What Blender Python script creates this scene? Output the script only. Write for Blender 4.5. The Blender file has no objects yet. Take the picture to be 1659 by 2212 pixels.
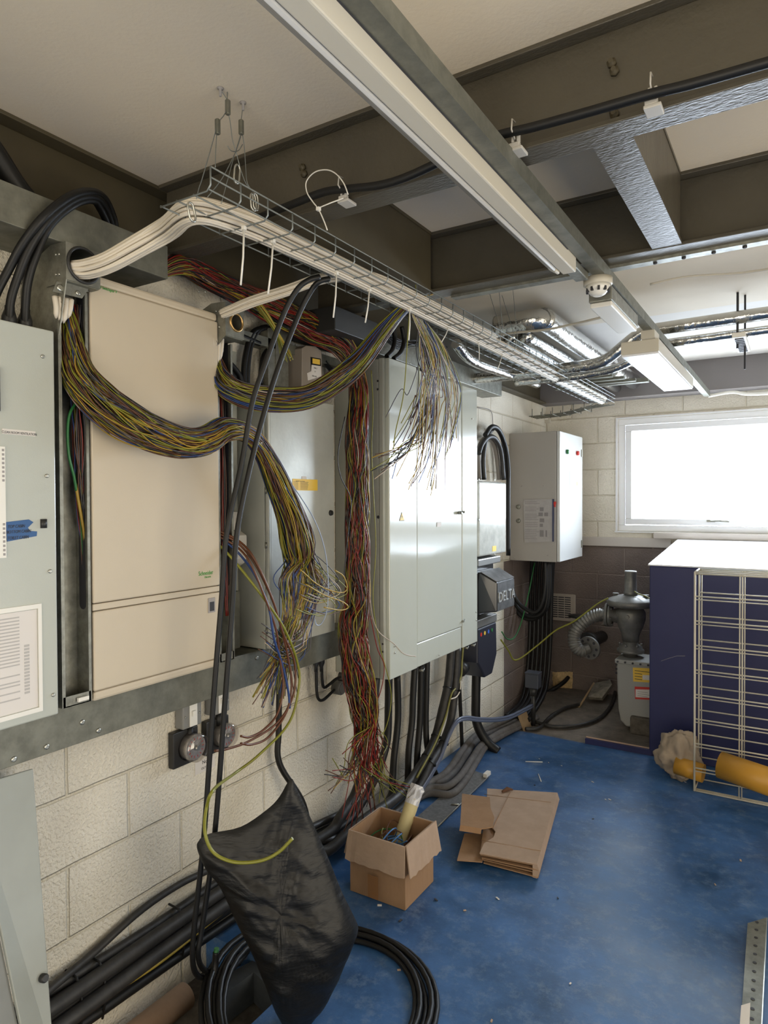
import bpy, bmesh, math, random
from mathutils import Vector, Matrix, noise
S = bpy.context.scene
COL = S.collection
V = Vector
# ------------------------------------------------------------ camera, world, lights, exposure
CAMLOC = V((1.93, 0.0, 1.66))
FPX, CX, CY = 1444.0, 829.5, 1106.0
_vy = V((1725 - CX, -(1079 - CY), -FPX)).normalized()
_vx = V((1500 + CX, (1092 - CY), FPX))
_vx = (_vx - _vy * _vx.dot(_vy)).normalized()
_vz = _vx.cross(_vy)
RM = Matrix((_vx, _vy, _vz))           # camera vector -> world vector
cd = bpy.data.cameras.new('camera'); cam = bpy.data.objects.new('camera', cd); COL.objects.link(cam)
cam.matrix_world = Matrix.Translation(CAMLOC) @ RM.to_4x4()
cd.sensor_fit = 'VERTICAL'; cd.sensor_height = 36.0; cd.lens = 36.0 * FPX / 2212.0
cd.clip_start = 0.02; cd.clip_end = 200
S.camera = cam
S.view_settings.view_transform = 'Standard'; S.view_settings.look = 'None'
S.view_settings.gamma = 1.0; S.view_settings.exposure = 0.38
S.view_settings.use_curve_mapping = False
S.cycles.max_bounces = 10; S.cycles.diffuse_bounces = 5; S.cycles.glossy_bounces = 4
S.cycles.transparent_max_bounces = 12; S.cycles.transmission_bounces = 6
S.cycles.sample_clamp_indirect = 6.0; S.cycles.caustics_reflective = False; S.cycles.caustics_refractive = False
S.cycles.use_denoising = True
w = bpy.data.worlds.new('hazy_sky'); S.world = w; w.use_nodes = True
def build_world():      # bright cool sky on the window side (+Y), low warm fill tint added on the side of the added doorways
    N = w.node_tree.nodes; L = w.node_tree.links; bg = N['Background']
    tc = N.new('ShaderNodeTexCoord'); sp = N.new('ShaderNodeSeparateXYZ'); L.new(tc.outputs['Generated'], sp.inputs[0])
    def ramp(src, a, b):
        m = N.new('ShaderNodeMapRange'); m.interpolation_type = 'SMOOTHSTEP'; m.inputs[1].default_value = a; m.inputs[2].default_value = b; L.new(src, m.inputs[0]); return m.outputs[0]
    side = ramp(sp.outputs[1], 0.25, 0.65); up = ramp(sp.outputs[2], -0.12, 0.05)
    def mixc(f, c1, c2):
        m = N.new('ShaderNodeMixRGB'); L.new(f, m.inputs[0])
        for k, c in ((1, c1), (2, c2)):
            if isinstance(c, tuple): m.inputs[k].default_value = (*c, 1)
            else: L.new(c, m.inputs[k])
        return m.outputs[0]
    W0, W1 = WORLD_WARM, WORLD_COOL
    warm = mixc(up, tuple(x * 1.25 for x in W0), W0)
    cool = mixc(up, tuple(x * 0.45 for x in W1), W1)
    L.new(mixc(side, warm, cool), bg.inputs[0]); bg.inputs[1].default_value = 1.0
WORLD_WARM = (3.0, 2.68, 2.15); WORLD_COOL = (20.0, 22.5, 25.5)
build_world()
def area(name, loc, rot, sx, sy, power, color, portal=False):
    l = bpy.data.lights.new(name, 'AREA'); l.shape = 'RECTANGLE'; l.size = sx; l.size_y = sy
    l.energy = power; l.color = color
    if portal: l.cycles.is_portal = True
    o = bpy.data.objects.new(name, l); o.location = loc; o.rotation_euler = rot; COL.objects.link(o)
    return o
area('window_portal', (1.85, 5.99, 1.86), (math.radians(-90), 0, 0), 2.4, 0.92, 1, (1, 1, 1), True)
# unseen doorways added to let in fill light: one in the right-hand wall, a wide one in the wall behind the photographer
area('added_doorway_portal', (4.12, 1.55, 1.05), (math.radians(90), 0, math.radians(90)), 2.4, 2.1, 1, (1, 1, 1), True)
area('added_doorway_portal', (2.2, -2.42, 1.15), (math.radians(90), 0, 0), 2.8, 2.3, 1, (1, 1, 1), True)

# ------------------------------------------------------------ measuring helper: a picture ray meets a plane of the room
def P(px, py, ax, v):
    d = RM @ V((px - CX, -(py - CY), -FPX))
    i = 'XYZ'.index(ax)
    s = (v - CAMLOC[i]) / d[i]
    return CAMLOC + d * s
def PT(px, py, t):                     # point at a given distance along the view axis
    return CAMLOC + (RM @ V((px - CX, -(py - CY), -FPX))) * (t / FPX)
# ------------------------------------------------------------ materials
MATS = {}
def mat(name, col, rough=0.5, metal=0.0, bump=0.0, bscale=80.0, var=0.0, vscale=4.0, col2=None, spec=None, coat=0.0, stretch=None, detail=4.0):
    if name in MATS: return MATS[name]
    m = bpy.data.materials.new(name); m.use_nodes = True; MATS[name] = m
    nt = m.node_tree; N = nt.nodes; L = nt.links; b = N['Principled BSDF']
    c = (*col, 1); b.inputs['Base Color'].default_value = c
    b.inputs['Roughness'].default_value = rough; b.inputs['Metallic'].default_value = metal
    if spec is not None: b.inputs['Specular IOR Level'].default_value = spec
    if coat: b.inputs['Coat Weight'].default_value = coat; b.inputs['Coat Roughness'].default_value = 0.12
    if var or bump:
        tc = N.new('ShaderNodeTexCoord'); mp = N.new('ShaderNodeMapping'); L.new(tc.outputs['Object'], mp.inputs[0])
        if stretch: mp.inputs['Scale'].default_value = stretch
    if var:
        nz = N.new('ShaderNodeTexNoise'); nz.inputs['Scale'].default_value = vscale; nz.inputs['Detail'].default_value = detail
        nz.inputs['Roughness'].default_value = 0.65
        L.new(mp.outputs[0], nz.inputs['Vector'])
        r = N.new('ShaderNodeValToRGB'); c2 = col2 or tuple(x * (1 - var) for x in col)
        r.color_ramp.elements[0].position = 0.35; r.color_ramp.elements[1].position = 0.65
        r.color_ramp.elements[0].color = (*c2, 1); r.color_ramp.elements[1].color = c
        L.new(nz.outputs[0], r.inputs[0]); L.new(r.outputs[0], b.inputs['Base Color'])
        mr = N.new('ShaderNodeMapRange'); mr.inputs[3].default_value = min(1, rough * 1.25); mr.inputs[4].default_value = rough * 0.85
        L.new(nz.outputs[0], mr.inputs[0]); L.new(mr.outputs[0], b.inputs['Roughness'])
    if bump:
        n2 = N.new('ShaderNodeTexNoise'); n2.inputs['Scale'].default_value = bscale; n2.inputs['Detail'].default_value = 3
        L.new(mp.outputs[0], n2.inputs['Vector'])
        bp = N.new('ShaderNodeBump'); bp.inputs['Strength'].default_value = bump; bp.inputs['Distance'].default_value = 0.003
        L.new(n2.outputs[0], bp.inputs['Height']); L.new(bp.outputs[0], b.inputs['Normal'])
    return m
def block_mat(name, axis, x0, z0, split):
    """painted blockwork; split = list of (axis index, threshold, below?) describing the unpainted patch"""
    m = bpy.data.materials.new(name); m.use_nodes = True; nt = m.node_tree; N = nt.nodes; L = nt.links; b = N['Principled BSDF']
    tc = N.new('ShaderNodeTexCoord'); sp = N.new('ShaderNodeSeparateXYZ'); L.new(tc.outputs['Object'], sp.inputs[0])
    cb = N.new('ShaderNodeCombineXYZ'); a = N.new('ShaderNodeMath'); a.operation = 'ADD'; a.inputs[1].default_value = x0
    c = N.new('ShaderNodeMath'); c.operation = 'ADD'; c.inputs[1].default_value = z0
    L.new(sp.outputs[axis], a.inputs[0]); L.new(sp.outputs[2], c.inputs[0])
    L.new(a.outputs[0], cb.inputs[0]); L.new(c.outputs[0], cb.inputs[1])
    wob = N.new('ShaderNodeTexNoise'); wob.inputs['Scale'].default_value = 9; L.new(tc.outputs['Object'], wob.inputs['Vector'])
    vm = N.new('ShaderNodeVectorMath'); vm.operation = 'MULTIPLY_ADD'; vm.inputs[1].default_value = (0.006, 0.006, 0)
    L.new(wob.outputs['Color'], vm.inputs[0]); L.new(cb.outputs[0], vm.inputs[2])
    br = N.new('ShaderNodeTexBrick'); br.inputs['Scale'].default_value = 1.0; br.inputs['Brick Width'].default_value = 0.45
    br.inputs['Row Height'].default_value = 0.225; br.inputs['Mortar Size'].default_value = 0.007; br.inputs['Mortar Smooth'].default_value = 0.6
    br.offset = 0.5; br.squash = 1.0
    L.new(vm.outputs[0], br.inputs['Vector'])
    n1 = N.new('ShaderNodeTexNoise'); n1.inputs['Scale'].default_value = 95; n1.inputs['Detail'].default_value = 3
    n2 = N.new('ShaderNodeTexNoise'); n2.inputs['Scale'].default_value = 2.2; n2.inputs['Detail'].default_value = 6
    for n in (n1, n2): L.new(tc.outputs['Object'], n.inputs['Vector'])
    # painted colour
    rp = N.new('ShaderNodeValToRGB'); rp.color_ramp.elements[0].position = 0.3; rp.color_ramp.elements[1].position = 0.62
    rp.color_ramp.elements[0].color = (0.66, 0.61, 0.50, 1); rp.color_ramp.elements[1].color = (0.80, 0.75, 0.64, 1); L.new(n2.outputs[0], rp.inputs[0])
    mort = N.new('ShaderNodeMixRGB'); mort.blend_type = 'MULTIPLY'; mort.inputs[2].default_value = (0.9, 0.88, 0.82, 1)
    L.new(br.outputs['Fac'], mort.inputs[0]); L.new(rp.outputs[0], mort.inputs[1])
    # bare block colour
    rb = N.new('ShaderNodeValToRGB'); rb.color_ramp.elements[0].position = 0.3; rb.color_ramp.elements[1].position = 0.7
    rb.color_ramp.elements[0].color = (0.15, 0.115, 0.10, 1); rb.color_ramp.elements[1].color = (0.24, 0.19, 0.165, 1); L.new(n2.outputs[0], rb.inputs[0])
    mb2 = N.new('ShaderNodeMixRGB'); mb2.inputs[2].default_value = (0.27, 0.22, 0.19, 1); L.new(br.outputs['Fac'], mb2.inputs[0]); L.new(rb.outputs[0], mb2.inputs[1])
    last = None
    for (ai, th, below) in split:
        g = N.new('ShaderNodeMath'); g.operation = 'LESS_THAN' if below else 'GREATER_THAN'
        L.new(sp.outputs[ai], g.inputs[0]); g.inputs[1].default_value = th
        if last is None: last = g
        else:
            mu = N.new('ShaderNodeMath'); mu.operation = 'MULTIPLY'; L.new(last.outputs[0], mu.inputs[0]); L.new(g.outputs[0], mu.inputs[1]); last = mu
    mx = N.new('ShaderNodeMixRGB'); L.new(mort.outputs[0], mx.inputs[1]); L.new(mb2.outputs[0], mx.inputs[2])
    if last: L.new(last.outputs[0], mx.inputs[0])
    else: mx.inputs[0].default_value = 0
    L.new(mx.outputs[0], b.inputs['Base Color']); b.inputs['Roughness'].default_value = 0.62
    inv = N.new('ShaderNodeMath'); inv.operation = 'MULTIPLY_ADD'; inv.inputs[1].default_value = -1.0; L.new(br.outputs['Fac'], inv.inputs[0])
    pit = N.new('ShaderNodeMapRange'); pit.inputs[1].default_value = 0.3; pit.inputs[2].default_value = 0.55; pit.inputs[4].default_value = 0.35; L.new(n1.outputs[0], pit.inputs[0])
    L.new(pit.outputs[0], inv.inputs[2])
    bp = N.new('ShaderNodeBump'); bp.inputs['Strength'].default_value = 0.8; bp.inputs['Distance'].default_value = 0.009
    L.new(inv.outputs[0], bp.inputs['Height']); L.new(bp.outputs[0], b.inputs['Normal'])
    return m
def floor_mat():
    m = bpy.data.materials.new('blue_floor_paint'); m.use_nodes = True; nt = m.node_tree; N = nt.nodes; L = nt.links; b = N['Principled BSDF']
    tc = N.new('ShaderNodeTexCoord')
    def nz(s, d, r=0.6):
        n = N.new('ShaderNodeTexNoise'); n.inputs['Scale'].default_value = s; n.inputs['Detail'].default_value = d; n.inputs['Roughness'].default_value = r
        L.new(tc.outputs['Object'], n.inputs['Vector']); return n
    a = nz(2.6, 8, 0.7); c = nz(14, 8, 0.8); d = nz(1.1, 4)
    r = N.new('ShaderNodeValToRGB'); e = r.color_ramp.elements; e[0].position = 0.34; e[1].position = 0.68
    e[0].color = (0.013, 0.058, 0.150, 1); e[1].color = (0.058, 0.165, 0.400, 1); L.new(a.outputs[0], r.inputs[0])
    r2 = N.new('ShaderNodeValToRGB'); e = r2.color_ramp.elements; e[0].position = 0.50; e[1].position = 0.74
    e[0].color = (0, 0, 0, 1); e[1].color = (0.6, 0.6, 0.6, 1); L.new(c.outputs[0], r2.inputs[0])
    mx = N.new('ShaderNodeMixRGB'); L.new(r2.outputs[0], mx.inputs[0]); L.new(r.outputs[0], mx.inputs[1]); mx.inputs[2].default_value = (0.22, 0.30, 0.40, 1)
    # bare dusty concrete beyond the paint's edge
    sp = N.new('ShaderNodeSeparateXYZ'); L.new(tc.outputs['Object'], sp.inputs[0])
    wob = N.new('ShaderNodeMath'); wob.operation = 'MULTIPLY_ADD'; wob.inputs[1].default_value = 0.10; L.new(d.outputs[0], wob.inputs[0]); L.new(sp.outputs[1], wob.inputs[2])
    gt = N.new('ShaderNodeMapRange'); gt.inputs[1].default_value = 4.62; gt.inputs[2].default_value = 4.65; L.new(wob.outputs[0], gt.inputs[0])
    rc = N.new('ShaderNodeValToRGB'); e = rc.color_ramp.elements; e[0].position = 0.3; e[1].position = 0.7
    e[0].color = (0.10, 0.085, 0.07, 1); e[1].color = (0.25, 0.21, 0.17, 1); L.new(nz(7, 8, 0.75).outputs[0], rc.inputs[0])
    m2 = N.new('ShaderNodeMixRGB'); L.new(gt.outputs[0], m2.inputs[0]); L.new(mx.outputs[0], m2.inputs[1]); L.new(rc.outputs[0], m2.inputs[2])
    L.new(m2.outputs[0], b.inputs['Base Color'])
    rr = N.new('ShaderNodeMapRange'); rr.inputs[1].default_value = 0.3; rr.inputs[2].default_value = 0.7; rr.inputs[3].default_value = 0.30; rr.inputs[4].default_value = 0.55; L.new(a.outputs[0], rr.inputs[0])
    r3 = N.new('ShaderNodeMath'); r3.operation = 'MULTIPLY_ADD'; L.new(gt.outputs[0], r3.inputs[0]); r3.inputs[1].default_value = 0.45; L.new(rr.outputs[0], r3.inputs[2])
    L.new(r3.outputs[0], b.inputs['Roughness'])
    bp = N.new('ShaderNodeBump'); bp.inputs['Strength'].default_value = 0.25; bp.inputs['Distance'].default_value = 0.004; L.new(c.outputs[0], bp.inputs['Height']); L.new(bp.outputs[0], b.inputs['Normal'])
    return m
def glass(name, col=(1, 1, 1), rough=0.0, alpha=0.2):
    m = bpy.data.materials.new(name); m.use_nodes = True; nt = m.node_tree; N = nt.nodes; L = nt.links
    for n in list(N): N.remove(n)
    o = N.new('ShaderNodeOutputMaterial'); t = N.new('ShaderNodeBsdfTransparent'); g = N.new('ShaderNodeBsdfGlossy'); g.inputs['Roughness'].default_value = rough
    t.inputs[0].default_value = (*col, 1)
    x = N.new('ShaderNodeMixShader'); x.inputs[0].default_value = alpha; L.new(t.outputs[0], x.inputs[1]); L.new(g.outputs[0], x.inputs[2]); L.new(x.outputs[0], o.inputs[0])
    MATS[name] = m; return m
M_STEEL = mat('galvanised_steel', (0.34, 0.34, 0.295), 0.42, 0.75, 0.15, 60, 0.35, 30)
M_STEELD = mat('dull_galvanised', (0.225, 0.225, 0.185), 0.5, 0.6, 0.15, 60, 0.3, 18)
M_ZINC = mat('zinc_wire', (0.22, 0.24, 0.235), 0.42, 0.6)
M_SCREW = mat('screw_zinc', (0.55, 0.55, 0.5), 0.3, 0.9)
M_OLIVE = mat('olive_brown_steel_paint', (0.078, 0.064, 0.036), 0.55, 0, 0.15, 40, 0.2, 3)
M_OLIVEG = mat('olive_brown_gloss_paint', (0.085, 0.075, 0.055), 0.30, 0, 0.6, 55, 0.2, 3, stretch=(1, 3, 1))
M_GREY = mat('grey_cabinet_enamel', (0.47, 0.49, 0.44), 0.30, 0, 0.06, 300, 0.06, 2, coat=0.2)
M_GREYD = mat('grey_cabinet_side', (0.42, 0.43, 0.38), 0.42, 0, 0.06, 300, 0.1, 3)
M_CREAM = mat('beige_enamel', (0.58, 0.50, 0.38), 0.42, 0, 0.05, 300, 0.05, 2)
M_BLACK = mat('black_rubber', (0.006, 0.006, 0.006), 0.48, spec=0.4)
M_BLACKD = mat('black_plastic', (0.02, 0.02, 0.02), 0.45)
M_DUSTY = mat('dusty_black_cable', (0.032, 0.030, 0.028), 0.5, 0, 0, 60, 0.5, 25)
M_WHITE = mat('white_plastic', (0.78, 0.76, 0.70), 0.4)
M_CABLEW = mat('white_cable_sheath', (0.66, 0.60, 0.50), 0.5)
M_PAPER = mat('paper', (0.70, 0.66, 0.62), 0.8)
M_CARD = mat('cardboard', (0.35, 0.21, 0.115), 0.85, 0, 0.35, 60, 0.12, 12, stretch=(1, 1, 0.3))
M_CARDL = mat('cardboard_pale', (0.43, 0.31, 0.225), 0.85, 0, 0.25, 60, 0.1, 12)
M_YELLOW = mat('yellow_label', (0.80, 0.52, 0.06), 0.5)
M_RED = mat('red_plastic', (0.55, 0.03, 0.02), 0.4)
M_GREEN = mat('green_print', (0.05, 0.33, 0.06), 0.5)
M_INK = mat('dark_ink', (0.03, 0.03, 0.035), 0.6)
M_INKG = mat('grey_print', (0.33, 0.31, 0.30), 0.8)
M_BLUE = mat('navy_cabinet_paint', (0.015, 0.018, 0.082), 0.5, 0, 0.05, 200, 0.12, 2)
M_TAPE = mat('blue_masking_tape', (0.03, 0.10, 0.26), 0.6)
M_ALU = mat('cast_aluminium_paint', (0.22, 0.215, 0.20), 0.45, 0.5, 0.2, 120, 0.25, 20)
M_FOIL = mat('foil_insulation', (0.66, 0.66, 0.64), 0.20, 1.0, 1.0, 26, 0.1, 10)
for _n in M_FOIL.node_tree.nodes:
    if _n.type == 'BUMP': _n.inputs['Distance'].default_value = 0.006
M_RACK = mat('cream_coated_wire', (0.62, 0.57, 0.46), 0.45)
M_GOLD = mat('yellow_film_roll', (0.50, 0.25, 0.025), 0.45)
M_CLOTH = mat('beige_dust_cloth', (0.34, 0.27, 0.20), 0.9, 0, 0.5, 40)
M_BAG = mat('black_polythene', (0.006, 0.006, 0.006), 0.44, 0, 0.6, 14, stretch=(1, 1, 3.5), spec=0.35)
for _n in M_BAG.node_tree.nodes:
    if _n.type == 'BUMP': _n.inputs['Distance'].default_value = 0.006
M_STRIP = mat('grey_foam_strip', (0.20, 0.20, 0.20), 0.6, 0.2, 0.2, 150, 0.3, 60)
M_ARMOUR = M_DUSTY
M_FOAM = mat('orange_foam', (0.78, 0.56, 0.28), 0.8, 0, 1.0, 40, 0.4, 30)
M_CONC = mat('rough_concrete', (0.15, 0.13, 0.105), 0.9, 0, 0.8, 40, 0.5, 14)
M_WOOD = mat('pale_stick', (0.32, 0.22, 0.12), 0.7)
WIRE = {
 'yellow': mat('wire_yellow', (0.34, 0.22, 0.02), 0.4), 'ygreen': mat('wire_yellow_green', (0.20, 0.20, 0.02), 0.4),
 'blue': mat('wire_blue', (0.02, 0.05, 0.18), 0.4), 'brown': mat('wire_brown', (0.09, 0.035, 0.018), 0.4),
 'grey': mat('wire_grey', (0.07, 0.065, 0.075), 0.4), 'black': mat('wire_black', (0.012, 0.012, 0.014), 0.4),
 'red': mat('wire_red', (0.20, 0.014, 0.009), 0.4), 'pink': mat('wire_pale', (0.45, 0.36, 0.28), 0.4),
 'green': mat('wire_green', (0.02, 0.15, 0.04), 0.4), 'orange': mat('wire_light_brown', (0.11, 0.038, 0.015), 0.4)}
# ------------------------------------------------------------ mesh building
class MB:
    def __init__(s): s.v = []; s.f = []; s.sm = []
    def add(s, vs, fs, smooth=False):
        k = len(s.v); s.v += [tuple(x) for x in vs]; s.f += [[i + k for i in f] for f in fs]; s.sm += [smooth] * len(fs); return s
    def box(s, x0, x1, y0, y1, z0, z1):
        vs = [(x, y, z) for z in (z0, z1) for y in (y0, y1) for x in (x0, x1)]
        return s.add(vs, [(0, 2, 3, 1), (4, 5, 7, 6), (0, 1, 5, 4), (2, 6, 7, 3), (0, 4, 6, 2), (1, 3, 7, 5)])
    def obox(s, c, ax, ay, az, hx, hy, hz):
        ax, ay, az = V(ax).normalized(), V(ay).normalized(), V(az).normalized(); c = V(c)
        vs = [c + ax * x * hx + ay * y * hy + az * z * hz for z in (-1, 1) for y in (-1, 1) for x in (-1, 1)]
        return s.add(vs, [(0, 2, 3, 1), (4, 5, 7, 6), (0, 1, 5, 4), (2, 6, 7, 3), (0, 4, 6, 2), (1, 3, 7, 5)])
    def prism(s, poly, d):              # poly: list of Vectors (planar), extruded by vector d
        n = len(poly); d = V(d); vs = [V(p) for p in poly] + [V(p) + d for p in poly]
        fs = [tuple(range(n))[::-1], tuple(range(n, 2 * n))] + [(i, (i + 1) % n, (i + 1) % n + n, i + n) for i in range(n)]
        return s.add(vs, fs)
    def tube(s, pts, r, n=6, cap=True, closed=False):
        pts = [V(p) for p in pts]; m = len(pts)
        if m < 2: return s
        rs = r if isinstance(r, (list, tuple)) else [r] * m
        t = (pts[1] - pts[0]).normalized(); u = t.orthogonal().normalized(); vs = []
        for i in range(m):
            if closed: tn = (pts[(i + 1) % m] - pts[i - 1])
            else: tn = (pts[min(i + 1, m - 1)] - pts[max(i - 1, 0)])
            if tn.length < 1e-9: tn = t
            tn.normalize(); u = (u - tn * u.dot(tn));
            if u.length < 1e-6: u = tn.orthogonal()
            u.normalize(); w_ = tn.cross(u); t = tn
            for k in range(n):
                a = 2 * math.pi * k / n; vs.append(pts[i] + (u * math.cos(a) + w_ * math.sin(a)) * rs[i])
        fs = []
        for i in range(m if closed else m - 1):
            j = (i + 1) % m
            for k in range(n): fs.append((i * n + k, i * n + (k + 1) % n, j * n + (k + 1) % n, j * n + k))
        s.add(vs, fs, True)
        if cap and not closed:
            b0 = len(s.v) - m * n
            s.f.append([b0 + k for k in range(n)][::-1]); s.sm.append(False)
            s.f.append([b0 + (m - 1) * n + k for k in range(n)]); s.sm.append(False)
        return s
    def cyl(s, a, b, r, n=16, r2=None): return s.tube([a, b], [r, r if r2 is None else r2], n)
    def lathe(s, o, ax, prof, n=24):    # prof list of (height along ax, radius)
        o = V(o); ax = V(ax).normalized(); u = ax.orthogonal().normalized(); w_ = ax.cross(u); vs = []
        for h, r in prof:
            for k in range(n):
                a = 2 * math.pi * k / n; vs.append(o + ax * h + (u * math.cos(a) + w_ * math.sin(a)) * max(r, 1e-5))
        fs = [(i * n + k, i * n + (k + 1) % n, (i + 1) * n + (k + 1) % n, (i + 1) * n + k) for i in range(len(prof) - 1) for k in range(n)]
        s.add(vs, fs, True); b0 = len(s.v) - len(vs)
        s.f.append([b0 + k for k in range(n)][::-1]); s.sm.append(False)
        s.f.append([b0 + (len(prof) - 1) * n + k for k in range(n)]); s.sm.append(False)
        return s
    def plate_hole(s, x0, x1, y0, y1, z0, z1, cy, cz, r, n=28):   # plate normal to X with a round hole
        ring = [(cy + r * math.cos(2 * math.pi * k / n), cz + r * math.sin(2 * math.pi * k / n)) for k in range(n)]
        def edge(a):
            c, q = math.cos(a), math.sin(a); k = 1e9
            if c > 1e-6: k = min(k, (y1 - cy) / c)
            if c < -1e-6: k = min(k, (y0 - cy) / c)
            if q > 1e-6: k = min(k, (z1 - cz) / q)
            if q < -1e-6: k = min(k, (z0 - cz) / q)
            return (cy + c * k, cz + q * k)
        angs = sorted([2 * math.pi * k / n for k in range(n)] + [math.atan2(b - cz, a - cy) % (2 * math.pi) for a in (y0, y1) for b in (z0, z1)])
        inn = [(cy + r * math.cos(a), cz + r * math.sin(a)) for a in angs]; out = [edge(a) for a in angs]; m = len(angs)
        vs = [(x, *p) for x in (x0, x1) for q in (inn, out) for p in q]
        fs = []
        for k in range(m):
            j = (k + 1) % m
            fs += [(k, j, m + j, m + k), (2 * m + k, 3 * m + k, 3 * m + j, 2 * m + j), (k, 2 * m + k, 2 * m + j, j), (m + k, m + j, 3 * m + j, 3 * m + k)]
        return s.add(vs, fs)
    def build(s, name, m, parent=None, bevel=0.0, label=None):
        me = bpy.data.meshes.new(name); me.from_pydata(s.v, [], s.f); me.update()
        me.polygons.foreach_set('use_smooth', s.sm)
        me.materials.append(m); o = bpy.data.objects.new(name, me); COL.objects.link(o)
        if parent: o.parent = parent; o.matrix_parent_inverse = parent_inv(parent)
        if bevel:
            b = o.modifiers.new('bevel', 'BEVEL'); b.width = bevel; b.segments = 2; b.limit_method = 'ANGLE'; b.angle_limit = math.radians(50)
        if label: o['label'] = label
        return o
def parent_inv(p):
    return Matrix.Translation(p.location).inverted() if p.type == 'EMPTY' else Matrix.Identity(4)
def catmull(pts, seg=8):
    pts = [V(p) for p in pts]; out = []
    if len(pts) < 3: return pts
    q = [pts[0] * 2 - pts[1]] + pts + [pts[-1] * 2 - pts[-2]]
    for i in range(1, len(q) - 2):
        a, b, c, d = q[i - 1:i + 3]
        for k in range(seg):
            t = k / seg; out.append(0.5 * ((2 * b) + (c - a) * t + (2 * a - 5 * b + 4 * c - d) * t * t + (3 * b - a - 3 * c + d) * t ** 3))
    out.append(pts[-1]); return out
def tag(o, label, cat, group=None, kind=None):
    if label: o['label'] = label
    if cat: o['category'] = cat
    if group: o['group'] = group
    if kind: o['kind'] = kind
    return o
def thing(name, loc, label, cat, group=None):
    o = bpy.data.objects.new(name, None); o.location = loc; o.empty_display_size = 0.05; COL.objects.link(o)
    return tag(o, label, cat, group)
def struct(name, mb, m, bevel=0.0):
    o = mb.build(name, m, None, bevel); o['kind'] = 'structure'; return o
def text(body, name, size, origin, xdir, ydir, m, parent, depth=0.0006, shear=0.0, align='LEFT', sx=1.0):
    cu = bpy.data.curves.new(name, 'FONT'); cu.body = body; cu.size = size; cu.extrude = depth; cu.align_x = align; cu.shear = shear
    cu.resolution_u = 3
    o = bpy.data.objects.new(name, cu); COL.objects.link(o)
    dg = bpy.context.evaluated_depsgraph_get(); me = bpy.data.meshes.new_from_object(o.evaluated_get(dg))
    bpy.data.objects.remove(o)
    x = V(xdir).normalized(); y = V(ydir).normalized(); z = x.cross(y)
    T = Matrix(((x.x * sx, y.x, z.x, origin[0]), (x.y * sx, y.y, z.y, origin[1]), (x.z * sx, y.z, z.z, origin[2]), (0, 0, 0, 1)))
    me.transform(T); me.materials.clear(); me.materials.append(m)
    o = bpy.data.objects.new(name, me); COL.objects.link(o); o.parent = parent; o.matrix_parent_inverse = parent_inv(parent)
    return o
YD, ZD, XD = V((0, 1, 0)), V((0, 0, 1)), V((1, 0, 0))
def screw(c, n, r=0.005, mb=None):
    mb = mb or MB(); c = V(c); n = V(n); mb.lathe(c, n, [(0, r), (0.002, r), (0.0035, r * 0.6)], 10); return mb
def cable(name, pts, r, m, label=None, cat='cable', parent=None, seg=8, n=8, group=None):
    o = MB().tube(catmull(pts, seg), r, n).build(name, m, parent)
    if label: tag(o, label, cat, group)
    return o
# ------------------------------------------------------------ the room shell
WL = block_mat('painted_blockwork_side', 1, -0.335 + 0.9, -0.075, [(1, 4.86, False), (2, 1.19, True)])
WF = block_mat('painted_blockwork_end', 0, -0.46 + 0.9, -0.13, [(2, 1.30, True)])
WP = mat('plain_cream_wall', (0.66, 0.60, 0.50), 0.7, 0, 0.2, 60)
M_CEIL = mat('ceiling_paint', (0.78, 0.69, 0.55), 0.75, 0, 0.25, 90, 0.05, 1.5)
M_CEILW = mat('ceiling_white_paint', (0.78, 0.74, 0.68), 0.75, 0, 0.2, 90, 0.06, 1.5)
XR, YB, YF, ZC = 3.9, -2.2, 5.87, 2.74
struct('wall_left', MB().box(-0.25, 0, YB, YF + 0.25, -0.3, 3.0), WL)
WX0, WX1, WZ0, WZ1 = 0.625, 3.05, 1.40, 2.345
struct('wall_far', MB().box(0, WX0, YF, YF + 0.25, -0.3, 3.0).box(WX1, XR, YF, YF + 0.25, -0.3, 3.0)
       .box(WX0, WX1, YF, YF + 0.25, -0.3, WZ0).box(WX0, WX1, YF, YF + 0.25, WZ1, 3.0), WF)
struct('wall_right', MB().box(XR, XR + 0.2, YB, 0.35, -0.3, 3.0).box(XR, XR + 0.2, 2.75, YF + 0.25, -0.3, 3.0).box(XR, XR + 0.2, 0.35, 2.75, 2.1, 3.0).box(XR, XR + 0.2, 0.35, 2.75, -0.3, 0.0), WP)
struct('added_door_1', MB().box(XR - 0.01, XR + 0.12, 0.351, 0.40, 0.0, 2.099).box(XR - 0.01, XR + 0.12, 2.70, 2.749, 0.0, 2.099).box(XR - 0.01, XR + 0.12, 0.40, 2.70, 2.05, 2.099), mat('door_frame_paint', (0.3, 0.3, 0.28), 0.5))  # frame of the added, unseen side opening that admits fill light
struct('wall_back', MB().box(-0.25, 0.8, YB - 0.2, YB, -0.3, 3.0).box(3.6, XR + 0.2, YB - 0.2, YB, -0.3, 3.0).box(0.8, 3.6, YB - 0.2, YB, 2.3, 3.0).box(0.8, 3.6, YB - 0.2, YB, -0.3, 0.0), WP)
struct('added_door_2', MB().box(0.801, 0.86, YB - 0.12, YB + 0.01, 0.0, 2.299).box(3.54, 3.599, YB - 0.12, YB + 0.01, 0.0, 2.299).box(0.86, 3.54, YB - 0.12, YB + 0.01, 2.24, 2.299), MATS['door_frame_paint'])  # frame of the wide opening added behind the camera for fill light
FL = floor_mat(); TX, TY = 0.46, 1.80
fl = MB().box(TX, XR, YB, TY, -0.3, 0).box(0, XR, TY, YF, -0.3, 0)
struct('floor', fl, FL)
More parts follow.
